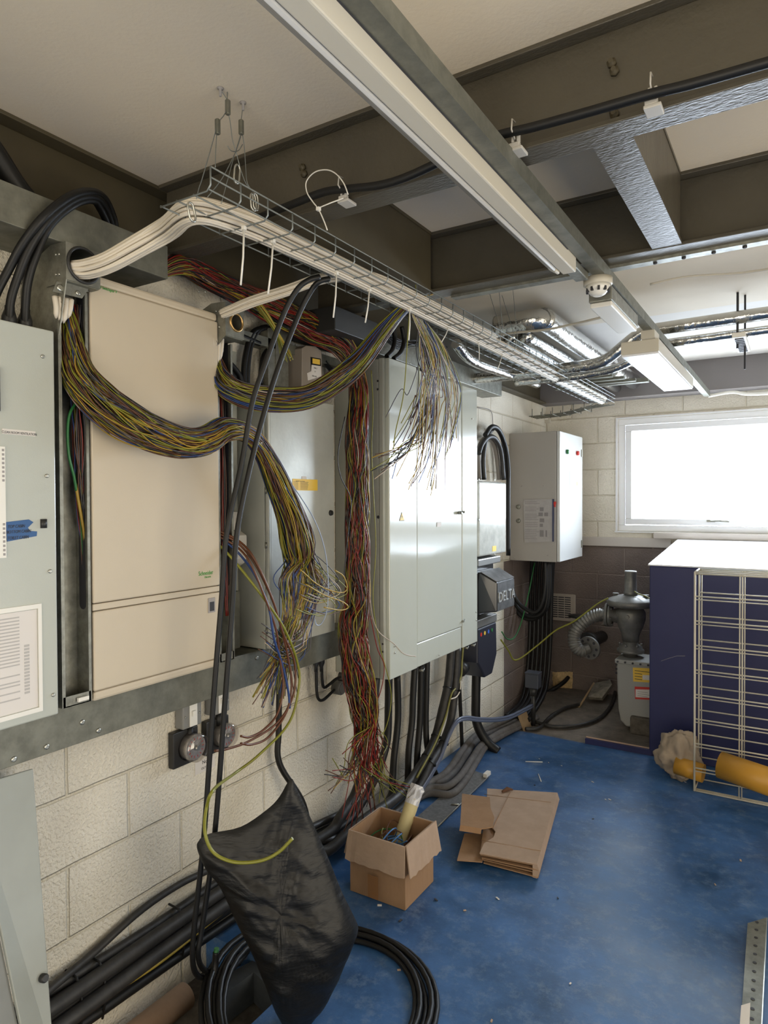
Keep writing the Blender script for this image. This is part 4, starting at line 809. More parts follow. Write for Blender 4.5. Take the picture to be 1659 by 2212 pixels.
# ceiling hangers
t = thing('wire_hanger', (0.64, 1.27, 2.74), 'thin steel wire hangers with snap hooks holding the near end of the tray', 'hanger')
XW = 0.645
for px, py in ((476, 190), (525, 221)):
    c = P(px, py, 'Z', 2.74); MB().lathe(c, (0, 0, -1), [(0, 0.009), (0.003, 0.008), (0.004, 0.004), (0.022, 0.003)], 10).build('ceiling_bolt', M_INKG, t)
for pts in ([(478, 196), (490, 215), (492, 232), (483, 250), (470, 268), (460, 305), (437, 385), (430, 405), (424, 430)], [(492, 240), (497, 262), (502, 300), (508, 322), (528, 390), (546, 412)],
            [(525, 226), (521, 262), (520, 290), (505, 340), (490, 395), (478, 440)], [(524, 290), (528, 320), (531, 365), (534, 395), (546, 414)], [(468, 290), (466, 330), (465, 362)],
            [(491, 185), (491, 215), (490, 240)], [(491, 315), (500, 326), (515, 325), (524, 312)], [(520, 295), (508, 330), (480, 385), (448, 426)]):
    MB().tube(catmull([P(x, y, 'X', XW) for x, y in pts], 5), 0.0012, 5).build('hanger_wire', M_ZINC, t)
for px, py in ((492, 232), (470, 274), (521, 275)):
    c = P(px, py, 'X', XW); MB().box(c.x - 0.006, c.x + 0.006, c.y - 0.006, c.y + 0.006, c.z - 0.020, c.z + 0.020).build('grip_lock', M_STEELD, t, 0.003)
def carabiner(px, py, h, ang):
    c = P(px, py, 'X', 0.655); pts = []
    for k in range(20):
        a = 2 * math.pi * k / 20; v = V((0, 0.010 * math.cos(a), h * (math.sin(a) * 0.5) + (0.35 * h if math.sin(a) > 0 else -0.35 * h)))
        v.rotate(Matrix.Rotation(ang, 3, 'X')); pts.append(c + v)
    MB().tube(pts, 0.0028, 8, closed=True).build('snap_hook', M_SCREW, t)
carabiner(414, 458, 0.026, 0.25); carabiner(512, 376, 0.030, -0.15); carabiner(547, 437, 0.026, 0.1); carabiner(552, 436, 0.026, 0.1)
for k, (yy) in enumerate((3.1, 3.3)):
    MB().cyl((0.70, yy, 2.45), (0.69, yy - 0.05, 2.739), 0.0012, 5).cyl((0.70, yy, 2.45), (0.60, yy + 0.03, 2.739), 0.0012, 5).build('hanger_wire', M_ZINC, t)
# cable ties hanging from the tray
for k, (a, b) in enumerate([((527, 497), (520, 616)), ((590, 522), (579, 635)), ((727, 592), (720, 686)), ((798, 627), (789, 697)), ((885, 670), (883, 735)), ((970, 706), (954, 739)), ((1033, 737), (1035, 778)), ((1086, 764), (1071, 807))]):
    A = P(*a, 'X', 0.67); A.z = max(A.z, 2.388) if k < 3 else A.z; B = P(*b, 'X', 0.67)
    tag(MB().tube([A + V((0, 0, .004)), (A + B) / 2 + V((0.003, 0, 0)), B], 0.0026 if k < 5 else .002, 6).box(A.x - .005, A.x + .005, A.y - .005, A.y + .005, A.z - .004, A.z + .006).build('cable_tie', M_WHITE),
        ['white cable tie tail hanging under the tray, nearest the hangers', 'white cable tie tail hanging under the tray, second from the hangers', 'white cable tie tail hanging under the tray just before the hanging wire bunch', 'white cable tie tail hanging under the tray, at the dark grey box below it',
         'thin white cable tie tail at the knot of the hanging wire bunch', 'white cable tie tail under the tray, first beyond the hanging wire bunch', 'white cable tie tail under the tray, above the tallest cabinet right corner', 'white cable tie tail under the tray, at the foil pipe'][k], 'cable tie')
# ------------------------------------------------------------ bundles
def bundle(name, label, cat, ctrl, n, wr, pal, seed, tail=None, nparts=80, part='wire', seg=6, flat=None, sides=5, twist=0.5, jit=0.12):
    R = random.Random(seed); ps = [V(c[0]) for c in ctrl]; rs = [c[1] for c in ctrl]
    # frames at control points
    fr = []; u = None
    for i in range(len(ps)):
        t_ = (ps[min(i + 1, len(ps) - 1)] - ps[max(i - 1, 0)]).normalized()
        u = V((1, 0, 0)) if u is None else u
        u = (u - t_ * u.dot(t_))
        u = t_.orthogonal().normalized() if u.length < 0.05 else u.normalized()
        fr.append((u.copy(), t_.cross(u)))
    t = thing(name, ps[0], label, cat)
    names, wts = zip(*pal); rest = {}
    for k in range(n):
        a = R.random() * 2 * math.pi; rr = math.sqrt(R.random()); d = R.uniform(-twist, twist); pts = []
        for i, p in enumerate(ps):
            a2 = a + d * i + R.uniform(-jit, jit) * 2; r2 = min(1, max(0.05, rr + R.uniform(-jit, jit)))
            x, y_ = math.cos(a2) * r2 * rs[i], math.sin(a2) * r2 * rs[i]
            if flat: x *= flat
            pts.append(p + fr[i][0] * x + fr[i][1] * y_)
        if tail: pts += tail(k, R, pts[-1])
        m = R.choices(names, wts)[0]; c = catmull(pts, seg)
        if k < nparts: MB().tube(c, wr, sides).build(part, MATS[m] if m in MATS else WIRE[m], t)
        else: rest.setdefault(m, MB()).tube(c, wr, sides, cap=False)
    for m, mb in rest.items():
        o = mb.build(part + 's', MATS[m] if m in MATS else WIRE[m], t); o['kind'] = 'stuff'
    return t
PALA = [('yellow', 13), ('ygreen', 20), ('brown', 22), ('grey', 18), ('blue', 10), ('black', 9), ('pink', 7)]
def X(px, py, d): return P(px, py, 'X', d)
def tie(name, label, c, r, axis, m=None):
    axis = V(axis).normalized(); u = axis.orthogonal().normalized(); w_ = axis.cross(u)
    pts = [V(c) + (u * math.cos(a * math.pi / 10) + w_ * math.sin(a * math.pi / 10)) * r for a in range(20)]
    o = MB().tube(pts, 0.003, 6, closed=True).build(name, m or M_WHITE); return tag(o, label, 'cable tie')
def tailA(k, R, p):
    if k < 12:
        x, y = R.uniform(690, 742), R.uniform(1235, 1310)
        return [X(R.uniform(668, 690), y - 50, .28), X(x, y - 10, .3), X(x + 10, y + 12, .3), X(x - 25, y + 24, .3), X(x - 60, y + 12, .3)]
    if k < 26:
        x, y = R.uniform(640, 668), R.uniform(1360, 1420)
        return [X(R.uniform(650, 690), 1290, .27), X(x + 6, y - 20, .27), X(x, y, .27), X(x - R.uniform(20, 50), y + 18, .27), X(x - R.uniform(50, 90), y - R.uniform(0, 20), .28)]
    x1 = R.gauss(648, 20); x2 = R.gauss(624, 11)
    if k > 130: return [X(x1, 1250, .275), X((x1 + x2) / 2, R.uniform(1290, 1345), .27)]
    xe = R.gauss(596, 24); ye = R.uniform(1425, 1530)
    return [X(x1, 1250, R.gauss(.27, .01)), X((x1 + x2) / 2 + 4, 1315, .268), X(x2, R.gauss(1368, 8), R.gauss(.26, .01)), X((x2 + xe) / 2, (1368 + ye) / 2, .255), X(xe, ye, R.gauss(.25, .02))]
bundle('wire_bundle', 'thick bundle of yellow and brown wires swagged across the beige board, fraying before middle cabinet', 'wire bundle',
       [(X(140, 665, .14), .016), (X(147, 700, .15), .026), (X(154, 750, .165), .038), (X(170, 810, .19), .048), (X(215, 865, .23), .056), (X(270, 908, .26), .060), (X(330, 938, .28), .056), (X(395, 957, .30), .050), (X(446, 950, .31), .046), (X(485, 928, .32), .042), (X(530, 934, .32), .033), (X(566, 972, .30), .034), (X(598, 1040, .29), .046), (X(628, 1115, .28), .056), (X(645, 1190, .275), .064)],
       300, 0.0019, PALA, 11, tailA, 96, twist=.25)
tie('cable_tie', 'white cable tie around the yellow wire bundle at the corner of the beige board', X(553, 957, .31), 0.026, (0.0, 0.5, -1))
def tailB(k, R, p):
    if k > 78: return [X(R.gauss(889, 3), R.uniform(664, 672), .655)]
    if k < 50:
        xa = R.gauss(925, 11); xb = xa + R.gauss(8, 14); ye = R.uniform(890, 1075); xe = xb - R.uniform(0, 55)
        return [X(R.gauss(903, 5), 685, .63), X(xa, 760, .60), X(xb, 850, .57), X((xb * 2 + xe) / 3, ye - 60, .56), X(xe, ye, .55)]
    if k < 66:
        xe = R.uniform(820, 880)
        return [X(R.gauss(903, 5), 685, .63), X(R.gauss(930, 12), 770, .60), X(R.gauss(930, 12), 850, .57), X(R.uniform(890, 920), R.uniform(925, 950), .55), X(R.uniform(860, 885), R.uniform(960, 985), .53), X(xe - 20, R.uniform(975, 1040), .51)]
    return [X(920, 695, .62), X(R.gauss(955, 8), 760, .60), X(R.gauss(975, 9), 850, .57), X(R.gauss(972, 10), R.uniform(920, 1000), .55)]
KB = X(886, 657, .655)
bundle('wire_bundle', 'multicoloured wires sagging from right wireway up to the tray, hanging before tallest cabinet', 'wire bundle',
       [(X(466, 762, .15), .014), (X(469, 792, .16), .028), (X(484, 828, .19), .042), (X(525, 852, .24), .046), (X(590, 862, .30), .047), (X(660, 858, .38), .045), (X(720, 828, .45), .044), (X(775, 782, .51), .040), (X(825, 718, .57), .032), (X(862, 676, .62), .023), (KB, .017)],
       210, 0.0020, PALA, 12, tailB, 90, twist=.3)
tie('cable_tie', 'white cable tie knotting the hanging wire bunch to the tray', KB, 0.02, (0, 1, 0.3))
def tailC(k, R, p):
    x = R.gauss(792, 17); y = R.uniform(1600, 1665)
    if k > 62: return [X(x, y, R.gauss(.28, .015))]
    pts = [X(x, 1600, R.gauss(.28, .015))]
    if k < 40:
        pts += [X(x + R.gauss(-2, 12), 1660, .27), X(x + R.gauss(-6, 20), R.uniform(1690, 1800), .27)]
    elif k < 52:
        xe = R.uniform(700, 745); pts += [X(x - 18, 1640, .27), X((x + xe) / 2, R.uniform(1655, 1685), .27), X(xe, R.uniform(1620, 1720), .28)]
    else:
        xe = R.uniform(835, 895); pts += [X(x + 15, 1650, .28), X((x + xe) / 2, R.uniform(1670, 1690), .3), X(xe, R.uniform(1690, 1725), .3)]
    return pts
PALC = [('red', 34), ('brown', 20), ('black', 18), ('ygreen', 12), ('orange', 8), ('pink', 6), ('yellow', 3)]
bundle('wire_bundle', 'tangled red and brown wires along the wall top, falling beside the tallest cabinet', 'wire bundle',
       [(X(318, 602, .10), .012), (X(385, 572, .12), .034), (X(450, 600, .12), .040), (X(530, 640, .13), .044), (X(600, 674, .14), .056), (X(670, 708, .16), .060), (X(735, 742, .20), .056), (X(768, 800, .24), .040), (X(775, 860, .25), .044)] +
       [(X(772, 860 + 62 * i, .25), .050 + .001 * i) for i in range(1, 8)] + [(X(764, 1345, .255), .066), (X(764, 1400, .26), .068), (X(774, 1460, .265), .070), (X(784, 1515, .27), .066), (X(790, 1560, .275), .056)],
       230, 0.0021, PALC, 13, tailC, 96, twist=0.15, jit=0.34)
cols = ['ygreen', 'brown', 'black', 'pink']
for i, pts in enumerate([[(802, 800), (806, 880), (803, 960), (806, 1050), (812, 1180), (806, 1300), (822, 1400), (845, 1500), (830, 1580), (800, 1590)],
                         [(800, 1330), (815, 1400), (830, 1440), (820, 1500), (795, 1540)],
                         [(798, 1180), (800, 1300), (815, 1360), (850, 1390), (872, 1412), (898, 1418)],
                         [(745, 900), (730, 980), (736, 1030), (758, 1080), (752, 1150), (742, 1250)]]):
    cable('loose_wire', [X(x, y, .30) for x, y in pts], 0.0022, WIRE[['ygreen', 'red', 'pink', 'black'][i]],
          ['long olive wire hanging loose right of the red bundle', 'red wire bowing out of the red bundle below the cabinet edge', 'pale wire straying across the foot of the tallest cabinet', 'black wire bowing out left of the red bundle'][i], 'wire')
def tailY(k, R, p): return []
bundle('wire_bundle', 'small looped bunch of yellow green wires hanging from the tangle above the middle cabinet', 'wire bundle',
       [(X(545, 640, .20), .014), (X(575, 680, .22), .014), (X(600, 722, .23), .008), (X(615, 760, .23), .022), (X(622, 778, .23), .03)], 14, 0.002, [('ygreen', 5), ('yellow', 5)], 21, None, 20, twist=.1)
# wires inside the wireways
bundle('wire_bundle', 'dark tangle of wires inside the left open wireway', 'wire bundle',
       [(X(165, 660, .15), .016), (X(168, 740, .15), .018), (X(168, 850, .15), .022), (X(170, 950, .15), .022), (X(173, 1040, .15), .015), (X(178, 1120, .15), .013), (X(182, 1190, .15), .009), (X(185, 1270, .15), .005)],
       42, 0.0019, [('red', 3), ('blue', 4), ('brown', 3), ('black', 4), ('ygreen', 2), ('grey', 2), ('green', 1)], 31, None, 50, jit=.3)
cable('green_cable', [X(172, 862, .165), X(152, 890, .172), X(146, 930, .172), X(149, 985, .17), X(160, 1030, .165), X(165, 1060, .16)], 0.004, WIRE['green'], 'green cable curving inside the left open wireway')
cable('yellow_cable', [X(163, 1045, .16), X(170, 1085, .16), X(180, 1140, .16), X(186, 1180, .16)], 0.0045, WIRE['yellow'], 'yellow sleeved cable with black bands inside the left wireway')
bundle('wire_bundle', 'dark tangle of wires inside the right open wireway', 'wire bundle',
       [(X(476, 800, .14), .010), (X(478, 880, .14), .014), (X(480, 960, .14), .014), (X(482, 1060, .14), .012), (X(482, 1150, .14), .012), (X(487, 1250, .14), .009), (X(490, 1330, .14), .006)],
       26, 0.0019, [('red', 6), ('brown', 3), ('black', 4), ('green', 1)], 32, None, 40, jit=.3)
# white sheath ends above wireways
for j, (x0, y0, X_, lab) in enumerate([(118, 640, .19, 'white stripped cable sheaths with pen marks hanging under the left entry box'), (456, 712, .175, 'white stripped cable sheaths with pen marks hanging under the right entry box')]):
    t = thing('cable_sheaths', X(x0, y0, X_), lab, 'cable')
    for q in range(7):
        a = X(x0 + (6 if not j else 4) * q, y0 + 1.2 * q, X_ - 0.006 * (q % 2)); b = X(x0 + 6 + (4 if not j else 2.5) * q + (3 if q % 2 else -3), y0 + 48 + 12 * math.sin(q * 2.1) + (20 if j else 0), X_ - 0.004)
        m1 = (a + b) / 2 + V((0.004, 0, 0)); MB().tube(catmull([a, m1, b], 5), [0.0075] * 9 + [0.005, 0.002], 8).build('sheath', M_CABLEW, t)
        if q in (1, 2, 3): MB().tube([m1 + V((0.007, -0.004, 0.008)), m1 + V((0.0075, 0.002, -0.002)), m1 + V((0.007, -0.001, -0.010))], 0.0008, 4).build('pen_mark', M_INK, t)
# white cable bundles
wb = [(X(158, 582, .205), .022), (X(190, 580, .235), .026), (X(235, 566, .29), .027), (X(300, 530, .36), .029), (X(360, 496, .44), .031)]
wb += [(V((0.60, 1.22, 2.412)), .033), (V((0.625, 1.36, 2.428)), .032), (V((0.65, 1.55, 2.422)), .031), (V((0.665, 1.9, 2.420)), .031)]
wb += [(V((0.665, y, 2.420)), .032) for y in (2.4, 3.0, 3.6, 4.2, 4.8, 5.18)]
bundle('white_cable_bundle', 'broad ribbon of white cables from the left entry box along the wire tray', 'cable bundle', wb, 62, 0.0044, [('white_cable_sheath', 1)], 41, None, 70, 'white_cable', 8, None, 6, twist=0.04, jit=0.03)
wb2 = [(X(480, 680, .205), .016), (X(500, 672, .24), .018), (X(550, 652, .32), .019), (X(620, 630, .42), .019), (X(690, 606, .52), .020), (X(745, 597, .60), .020), (V((0.665, 1.98, 2.435)), .020), (V((0.68, 2.3, 2.435)), .020), (V((0.69, 3.0, 2.435)), .02)]
bundle('white_cable_bundle', 'narrower ribbon of white cables from the right entry box joining the wire tray', 'cable bundle', wb2, 30, 0.0040, [('white_cable_sheath', 1)], 42, None, 40, 'white_cable', 8, None, 6, twist=0.04, jit=0.03)
cable('loose_wire', [X(887, 655, .66), X(900, 645, .66), X(935, 636, .66), X(965, 625, .66), X(982, 605, .66)], 0.003, WIRE['yellow'], 'stiff yellow wire sticking out to the right above the knot of the hanging bunch', 'wire')
cable('loose_wire', [X(897, 648, .66), X(898, 620, .66), X(892, 595, .66), X(872, 570, .66), X(856, 553, .66)], 0.002, WIRE['ygreen'], 'thin olive wire sticking up above the tray at the hanging bunch', 'wire')
cable('loose_wire', [X(885, 665, .64), X(880, 740, .6), X(872, 850, .58), X(855, 930, .57), X(850, 970, .57)], 0.0022, WIRE['ygreen'], 'single pale green wire hanging left of the bunch before the tallest cabinet', 'wire')
cable('loose_wire', [X(960, 760, .6), X(985, 850, .55), X(990, 960, .5), X(993, 1010, .45), X(995, 1120, .36)], 0.0012, WIRE['black'], 'thin dark string hanging down the glossy door of the tallest cabinet', 'string')
# black pair hanging from the tray to the floor
lab = ['left one of the black cable pair hanging from tray to floor before the beige board', 'right one of the black cable pair hanging from tray to floor before the beige board']
for i, pts in enumerate([[(690, 598, .62), (665, 606, .60), (640, 628, .57), (612, 680, .53), (575, 780, .49), (545, 870, .46), (522, 1000, .43), (490, 1150, .41), (478, 1300, .39), (462, 1500, .37), (441, 1800, .34), (420, 2000, .31), (416, 2070, .30), (424, 2104, .28), (446, 2112, .24), (480, 2098, .20), (520, 2080, .17), (560, 2066, .15)],
                         [(712, 602, .63), (690, 608, .61), (672, 628, .58), (645, 680, .54), (606, 780, .50), (574, 880, .47), (540, 1010, .44), (512, 1150, .42), (502, 1300, .40), (487, 1500, .38), (464, 1800, .35), (437, 2000, .32), (428, 2060, .31), (438, 2092, .28), (462, 2098, .24), (500, 2085, .20), (535, 2068, .17), (570, 2054, .15)]]):
    cable('black_cable', [X(*p) for p in pts], 0.0088, M_BLACK, lab[i], 'cable', group='hanging black pair', n=10)
# thick single cores from the right wireway
for i, (c, pts) in enumerate([('orange', [(470, 1146), (515, 1168), (548, 1205), (583, 1280), (606, 1350), (622, 1420), (630, 1480), (618, 1540), (580, 1592), (545, 1608), (520, 1606)]),
                              ('orange', [(470, 1158), (510, 1180), (540, 1215), (572, 1290), (596, 1360), (604, 1420), (612, 1480), (600, 1540), (570, 1576), (540, 1592), (520, 1590)]),
                              ('orange', [(470, 1152), (512, 1172), (552, 1220), (590, 1300), (612, 1370), (636, 1430), (634, 1500), (600, 1560), (540, 1600), (490, 1618), (464, 1622)]),
                              ('blue', [(476, 1160), (520, 1200), (555, 1250), (580, 1310), (592, 1380), (608, 1430), (622, 1490), (626, 1530)]),
                              ('ygreen', [(468, 1172), (500, 1205), (545, 1260), (590, 1320), (620, 1370), (642, 1430), (646, 1480), (625, 1560), (560, 1630), (505, 1672), (462, 1705), (446, 1745), (443, 1800), (462, 1842), (505, 1862), (560, 1860), (600, 1842), (632, 1811)])]):
    d = [.15, .2, .27, .30, .30] + [.29] * 20
    cable('core_cable', [X(x, y, d[k]) if (c != 'ygreen' or y < 1690) else PT(x, y, 1.90 if y < 1790 else 1.86) for k, (x, y) in enumerate(pts)], 0.0042 if c != 'ygreen' else 0.0048, WIRE[c],
          ['thick brown core curling back to end beside the right timer, lower one', 'thick brown core curling back to end beside the right timer, upper one', 'thick brown core from the right wireway reaching left across the right timer', 'thick blue core from the right wireway ending among the frayed wires', 'long yellow green earth cable looping down and across the black bag'][i], 'cable')
# ------------------------------------------------------------ black supply cables below the tallest cabinet
def floorpts(l, z): return [P(x, y, 'Z', z) for x, y in l]
WRUN = lambda k: [V((0.05 + 0.02 * (k % 3), 2.25, 0.10 + 0.018 * k)), V((0.05 + 0.02 * (k % 3), 1.8, 0.09 + 0.022 * k)), V((0.05 + 0.02 * (k % 3), 1.3, 0.07 + 0.026 * k)), V((0.05 + 0.02 * (k % 3), 0.7, 0.05 + 0.03 * k))]
data = [('straight black cable dropping from left end of tallest cabinet, turning along the wall foot', [(840, 1462, .09), (839, 1531, .09), (837, 1591, .09), (827, 1636, .09), (803, 1696, .09), (770, 1751, .10), (739, 1785, .10)], .021, M_BLACK, 0),
        ('black cable dropping from the tallest cabinet, second from its left end', [(858, 1460, .08), (860, 1531, .08), (858, 1576, .08), (851, 1636, .08), (848, 1681, .08), (845, 1717, .09), (820, 1750, .10), (770, 1785, .11)], .019, M_BLACK, 1),
        ('thick dark cable behind the red wires at the left end of the tallest cabinet', [(812, 1462, .10), (806, 1530, .10), (800, 1600, .10), (785, 1660, .10), (765, 1720, .10), (735, 1765, .11), (715, 1795, .11)], .024, M_DUSTY, 2),
        ('black cable dropping from under the door of the tallest cabinet, leftmost there', [(896, 1440, .08), (892, 1510, .08), (890, 1561, .08), (883, 1621, .08), (881, 1684, .08), (878, 1720, .10)], .019, M_BLACK, None),
        ('black cable dropping from under the door of the tallest cabinet, middle one there', [(910, 1435, .09), (909, 1500, .09), (907, 1561, .09), (902, 1621, .09), (898, 1687, .09), (890, 1715, .11)], .019, M_BLACK, None),
        ('black cable dropping from the tallest cabinet and swinging right into the grey cables', [(923, 1425, .08), (921, 1500, .08), (920, 1561, .08), (922, 1606, .09), (929, 1639, .10), (944, 1678, .12), (962, 1688, .16), (985, 1672, .18)], .018, M_BLACK, None),
        ('thickest swept cable with straps, curving left from under the right end of tallest cabinet', [(975, 1400, .14), (969, 1470, .14), (956, 1531, .14), (941, 1591, .14), (920, 1636, .15), (887, 1687, .16), (851, 1727, .17), (800, 1762, .17), (750, 1800, .16), (700, 1840, .14)], .026, M_DUSTY, 3),
        ('swept dusty cable just right of the thickest one, curving down to the cardboard box', [(988, 1398, .16), (984, 1470, .16), (975, 1549, .16), (956, 1606, .17), (929, 1651, .18), (905, 1700, .19), (868, 1745, .19), (820, 1780, .17), (760, 1815, .15)], .024, M_DUSTY, 4),
        ('black cable on the wall right of the swept cables under the tallest cabinet', [(991, 1440, .04), (993, 1495, .04), (996, 1561, .04), (999, 1625, .04), (1003, 1640, .05)], .013, M_BLACK, None)]
for lb, pts, r, m, wr in data:
    p = [X(*q) for q in pts]
    if wr is not None and wr <= 4: p += WRUN(wr)
    t = thing('supply_cable', p[0], lb, 'cable', 'supply cables under the tallest cabinet')
    MB().tube(catmull(p, 8), r, 10).build('sheath', m, t)
    if r >= .024 and 'swept' in lb:
        cc = catmull(p[:8], 8)
        for q in (10, 24, 32, 44):
            d = (cc[q + 1] - cc[q]).normalized(); MB().tube([cc[q] - d * 0.004, cc[q] + d * 0.004], r * 1.09, 12).box(cc[q].x + r, cc[q].x + r + .012, cc[q].y - .006, cc[q].y + .006, cc[q].z - .006, cc[q].z + .006).build('strap', M_BLACK, t)
for i, off in enumerate((0, 6)):
    cable('pale_blue_cable', [P(x, y + off * .8, 'X', d) for x, y, d in [(1150, 1522, .30), (1105, 1545, .28), (1071, 1552, .26), (1035, 1552, .24), (1008, 1549, .22), (987, 1556, .21), (972, 1582, .20), (960, 1612, .20), (947, 1643, .20), (911, 1703, .21), (880, 1740, .21), (830, 1775, .18)]], 0.009, mat('slate_blue_cable', (0.10, 0.12, 0.18), 0.35, coat=.2),
          ['slate blue cable arching right from the swept cables to the corner, upper of two', 'slate blue cable arching right from the swept cables to the corner, lower of two'][i], 'cable', group='slate blue cables')
cable('earth_cable', [X(1001, 1392, .16), X(998, 1430, .16), X(996, 1460, .17), X(985, 1485, .17), X(975, 1500, .17), X(962, 1550, .17), X(938, 1610, .18), X(900, 1680, .19)], 0.006, mat('olive_cable', (0.20, 0.19, 0.05), .5), 'olive earth cable running down beside the swept cables')
cable('pale_cable', [X(995, 1470, .18), X(994, 1490, .19), X(986, 1505, .19), X(974, 1510, .18)], 0.004, M_CABLEW, 'short pale cord curling from the strapped cables')
# grey dusty cables along floor to the far corner
gl = ['outermost dusty grey cable sweeping over the floor to the corner', 'dusty grey cable second from the outside, on the floor', 'dusty grey cable third from the outside, on the floor', 'innermost dusty grey cable on the floor, against the wall']
for i, l in enumerate([[(870, 1745), (923, 1714), (972, 1716), (1002, 1690), (1029, 1645), (1050, 1612), (1085, 1588), (1130, 1565), (1160, 1550)],
                       [(880, 1735), (925, 1704), (965, 1700), (995, 1676), (1018, 1642), (1042, 1608), (1078, 1584), (1120, 1564), (1150, 1545)],
                       [(890, 1722), (925, 1695), (955, 1690), (985, 1664), (1006, 1632), (1030, 1600), (1068, 1580), (1112, 1560), (1140, 1540)],
                       [(900, 1712), (930, 1690), (955, 1676), (976, 1655), (1000, 1620), (1026, 1590), (1060, 1572), (1100, 1552), (1135, 1530)]]):
    cable('dusty_cable', floorpts(l, 0.024 + 0.018 * (i % 2)), 0.021, mat('dust_grey_cable', (0.13, 0.12, 0.115), 0.75, 0, 0.2, 60, 0.3, 20), gl[i], 'cable', group='dusty grey floor cables', n=10)
# wall foot run further cables
for k, (x, z0, z1, r, m) in enumerate([(0.03, 0.19, 0.20, .016, M_DUSTY), (0.045, 0.155, 0.165, .018, M_BLACK), (0.035, 0.115, 0.13, .016, M_DUSTY), (0.05, 0.075, 0.095, .02, M_BLACK), (0.06, 0.03, 0.06, .018, M_BLACK)]):
    cable('skirting_cable', [(x, 0.5, z1 + 0.01), (x, 1.0, z1), (x, 1.5, z1 - 0.015), (x, 1.9, z0), (x, 2.3, z0 - 0.02), (x + 0.01, 2.7, max(0.03, z0 - 0.06))], r, m,
          ['top cable of the run along the foot of the left wall', 'second cable from the top of the wall foot run', 'third cable from the top of the wall foot run', 'fourth cable from the top of the wall foot run', 'lowest cable of the wall foot run'][k], 'cable', group='wall foot cables')
cable('earth_cable', [(0.095, 0.6, 0.13), (0.095, 1.1, 0.12), (0.095, 1.25, 0.115), (0.098, 1.5, 0.10), (0.09, 1.8, 0.11)], 0.006, mat('dull_yellow_cable', (0.30, 0.22, 0.03), .5), 'dull yellow earth cable along the wall foot run at lower left')
cable('skirting_cable', [X(60, 2180, .06), X(108, 2137, .05), X(200, 2060, .03), X(300, 1970, .03), X(380, 1915, .03), X(440, 1885, .03), X(520, 1850, .03), X(600, 1812, .03)], 0.012, M_DUSTY, 'single grey cable rising above the others along the lower left wall')
for k, y in enumerate((1.22, 1.30, 1.62)):
    tag(MB().tube([(0.004, y, 0.208), (0.055, y + .002, 0.204), (0.078, y + 0.004, 0.16), (0.082, y, 0.08), (0.07, y, 0.03)], 0.004, 6).build('cable_strap', M_BLACK), ['black strap holding the wall foot cables, nearest the leaning panel', 'black strap holding the wall foot cables, second from the leaning panel', 'black strap holding the wall foot cables, nearest the hanging black pair'][k], 'strap')
cable('black_cable', [X(604, 1440, .05), X(603, 1500, .05), X(602, 1580, .05), X(604, 1650, .06), (0.12, 2.25, 0.35), (0.12, 2.3, 0.12)], 0.013, M_BLACK, 'single black cable dropping from the rail to behind the black bag')
for i, pts in enumerate([[(455, 692), (462, 700), (520, 725), (560, 742)], [(570, 708), (545, 720), (532, 760), (527, 800), (528, 850)], [(590, 705), (560, 712), (542, 745), (535, 790), (533, 850)], [(482, 772), (505, 795), (520, 820), (525, 870)], [(482, 790), (500, 810), (512, 840), (515, 870)], [(588, 745), (570, 770), (565, 800), (562, 830)], [(700, 780), (720, 805), (745, 830), (770, 850)]]):
    cable('black_cable', [X(x, y, .05) for x, y in pts], 0.012, M_BLACK, ['black cable running level on the wall right of the entry box', 'black cable arching down behind the yellow wire bunch, left one', 'black cable arching down behind the yellow wire bunch, right one', 'upper black cable slanting out of the right wireway top', 'lower black cable slanting out of the right wireway top', 'short black cable curving down beside the steel strut', 'black cable slanting down right of the warning box'][i], 'cable')
bundle('wire_bundle', 'dark tangle of wires in the gap above the tallest cabinet', 'wire bundle', [(X(780, 690, .12), .02), (X(820, 720, .14), .03), (X(860, 745, .14), .03), (X(900, 745, .12), .03), (X(960, 755, .12), .025)], 30, .003, [('black', 6), ('brown', 1), ('grey', 2)], 55, None, 40, jit=.4)
t = thing('dark_box', X(720, 650, .12), 'dark grey metal box high on the wall behind the tray', 'box')
MB().box(0.02, 0.30, 2.25, 2.62, 2.37, 2.47).build('body', mat('dark_grey_metal', (0.02, 0.02, 0.019), .5, .0), t, .003)
for i, pts in enumerate([[(848, 700), (853, 730), (848, 755), (835, 770)], [(868, 705), (873, 735), (866, 760), (850, 775)]]):
    cable('black_cable', [X(x, y, .20) for x, y in pts], 0.012, M_BLACK, ['black cable hooking down onto the top of the tallest cabinet, left one', 'black cable hooking down onto the top of the tallest cabinet, right one'][i], 'cable')
# loops above the meter and cables under the farthest cabinet
ll = ['widest pale grey cable loop hung above the meter box', 'dark cable loop hung above the meter box, on the hook', 'inner cable loop hung above the meter box', 'rightmost dark cable loop beside the farthest cabinet']
for i, pts in enumerate([[(1036, 1036), (1034, 1000), (1034, 970), (1046, 948), (1060, 948), (1070, 970), (1076, 1010), (1078, 1036)], [(1046, 1036), (1044, 990), (1050, 950), (1066, 925), (1080, 935), (1090, 970), (1094, 1036)], [(1034, 980), (1042, 958), (1056, 944), (1070, 948), (1082, 975), (1088, 1036)], [(1048, 940), (1062, 922), (1078, 930), (1092, 965), (1098, 1010), (1098, 1060), (1098, 1200)]]):
    cable('looped_cable', [X(x, y, .06 + .02 * i) for x, y in pts], 0.017, [mat('pale_grey_cable', (0.22, 0.20, 0.18), .6), M_DUSTY, M_DUSTY, M_BLACK][i], ll[i], 'cable')
tag(MB().box(0.0, 0.05, 4.20, 4.24, 2.17, 2.21).build('cable_hook', M_BLACKD), 'small black hook on the wall holding the cable loops', 'hook')
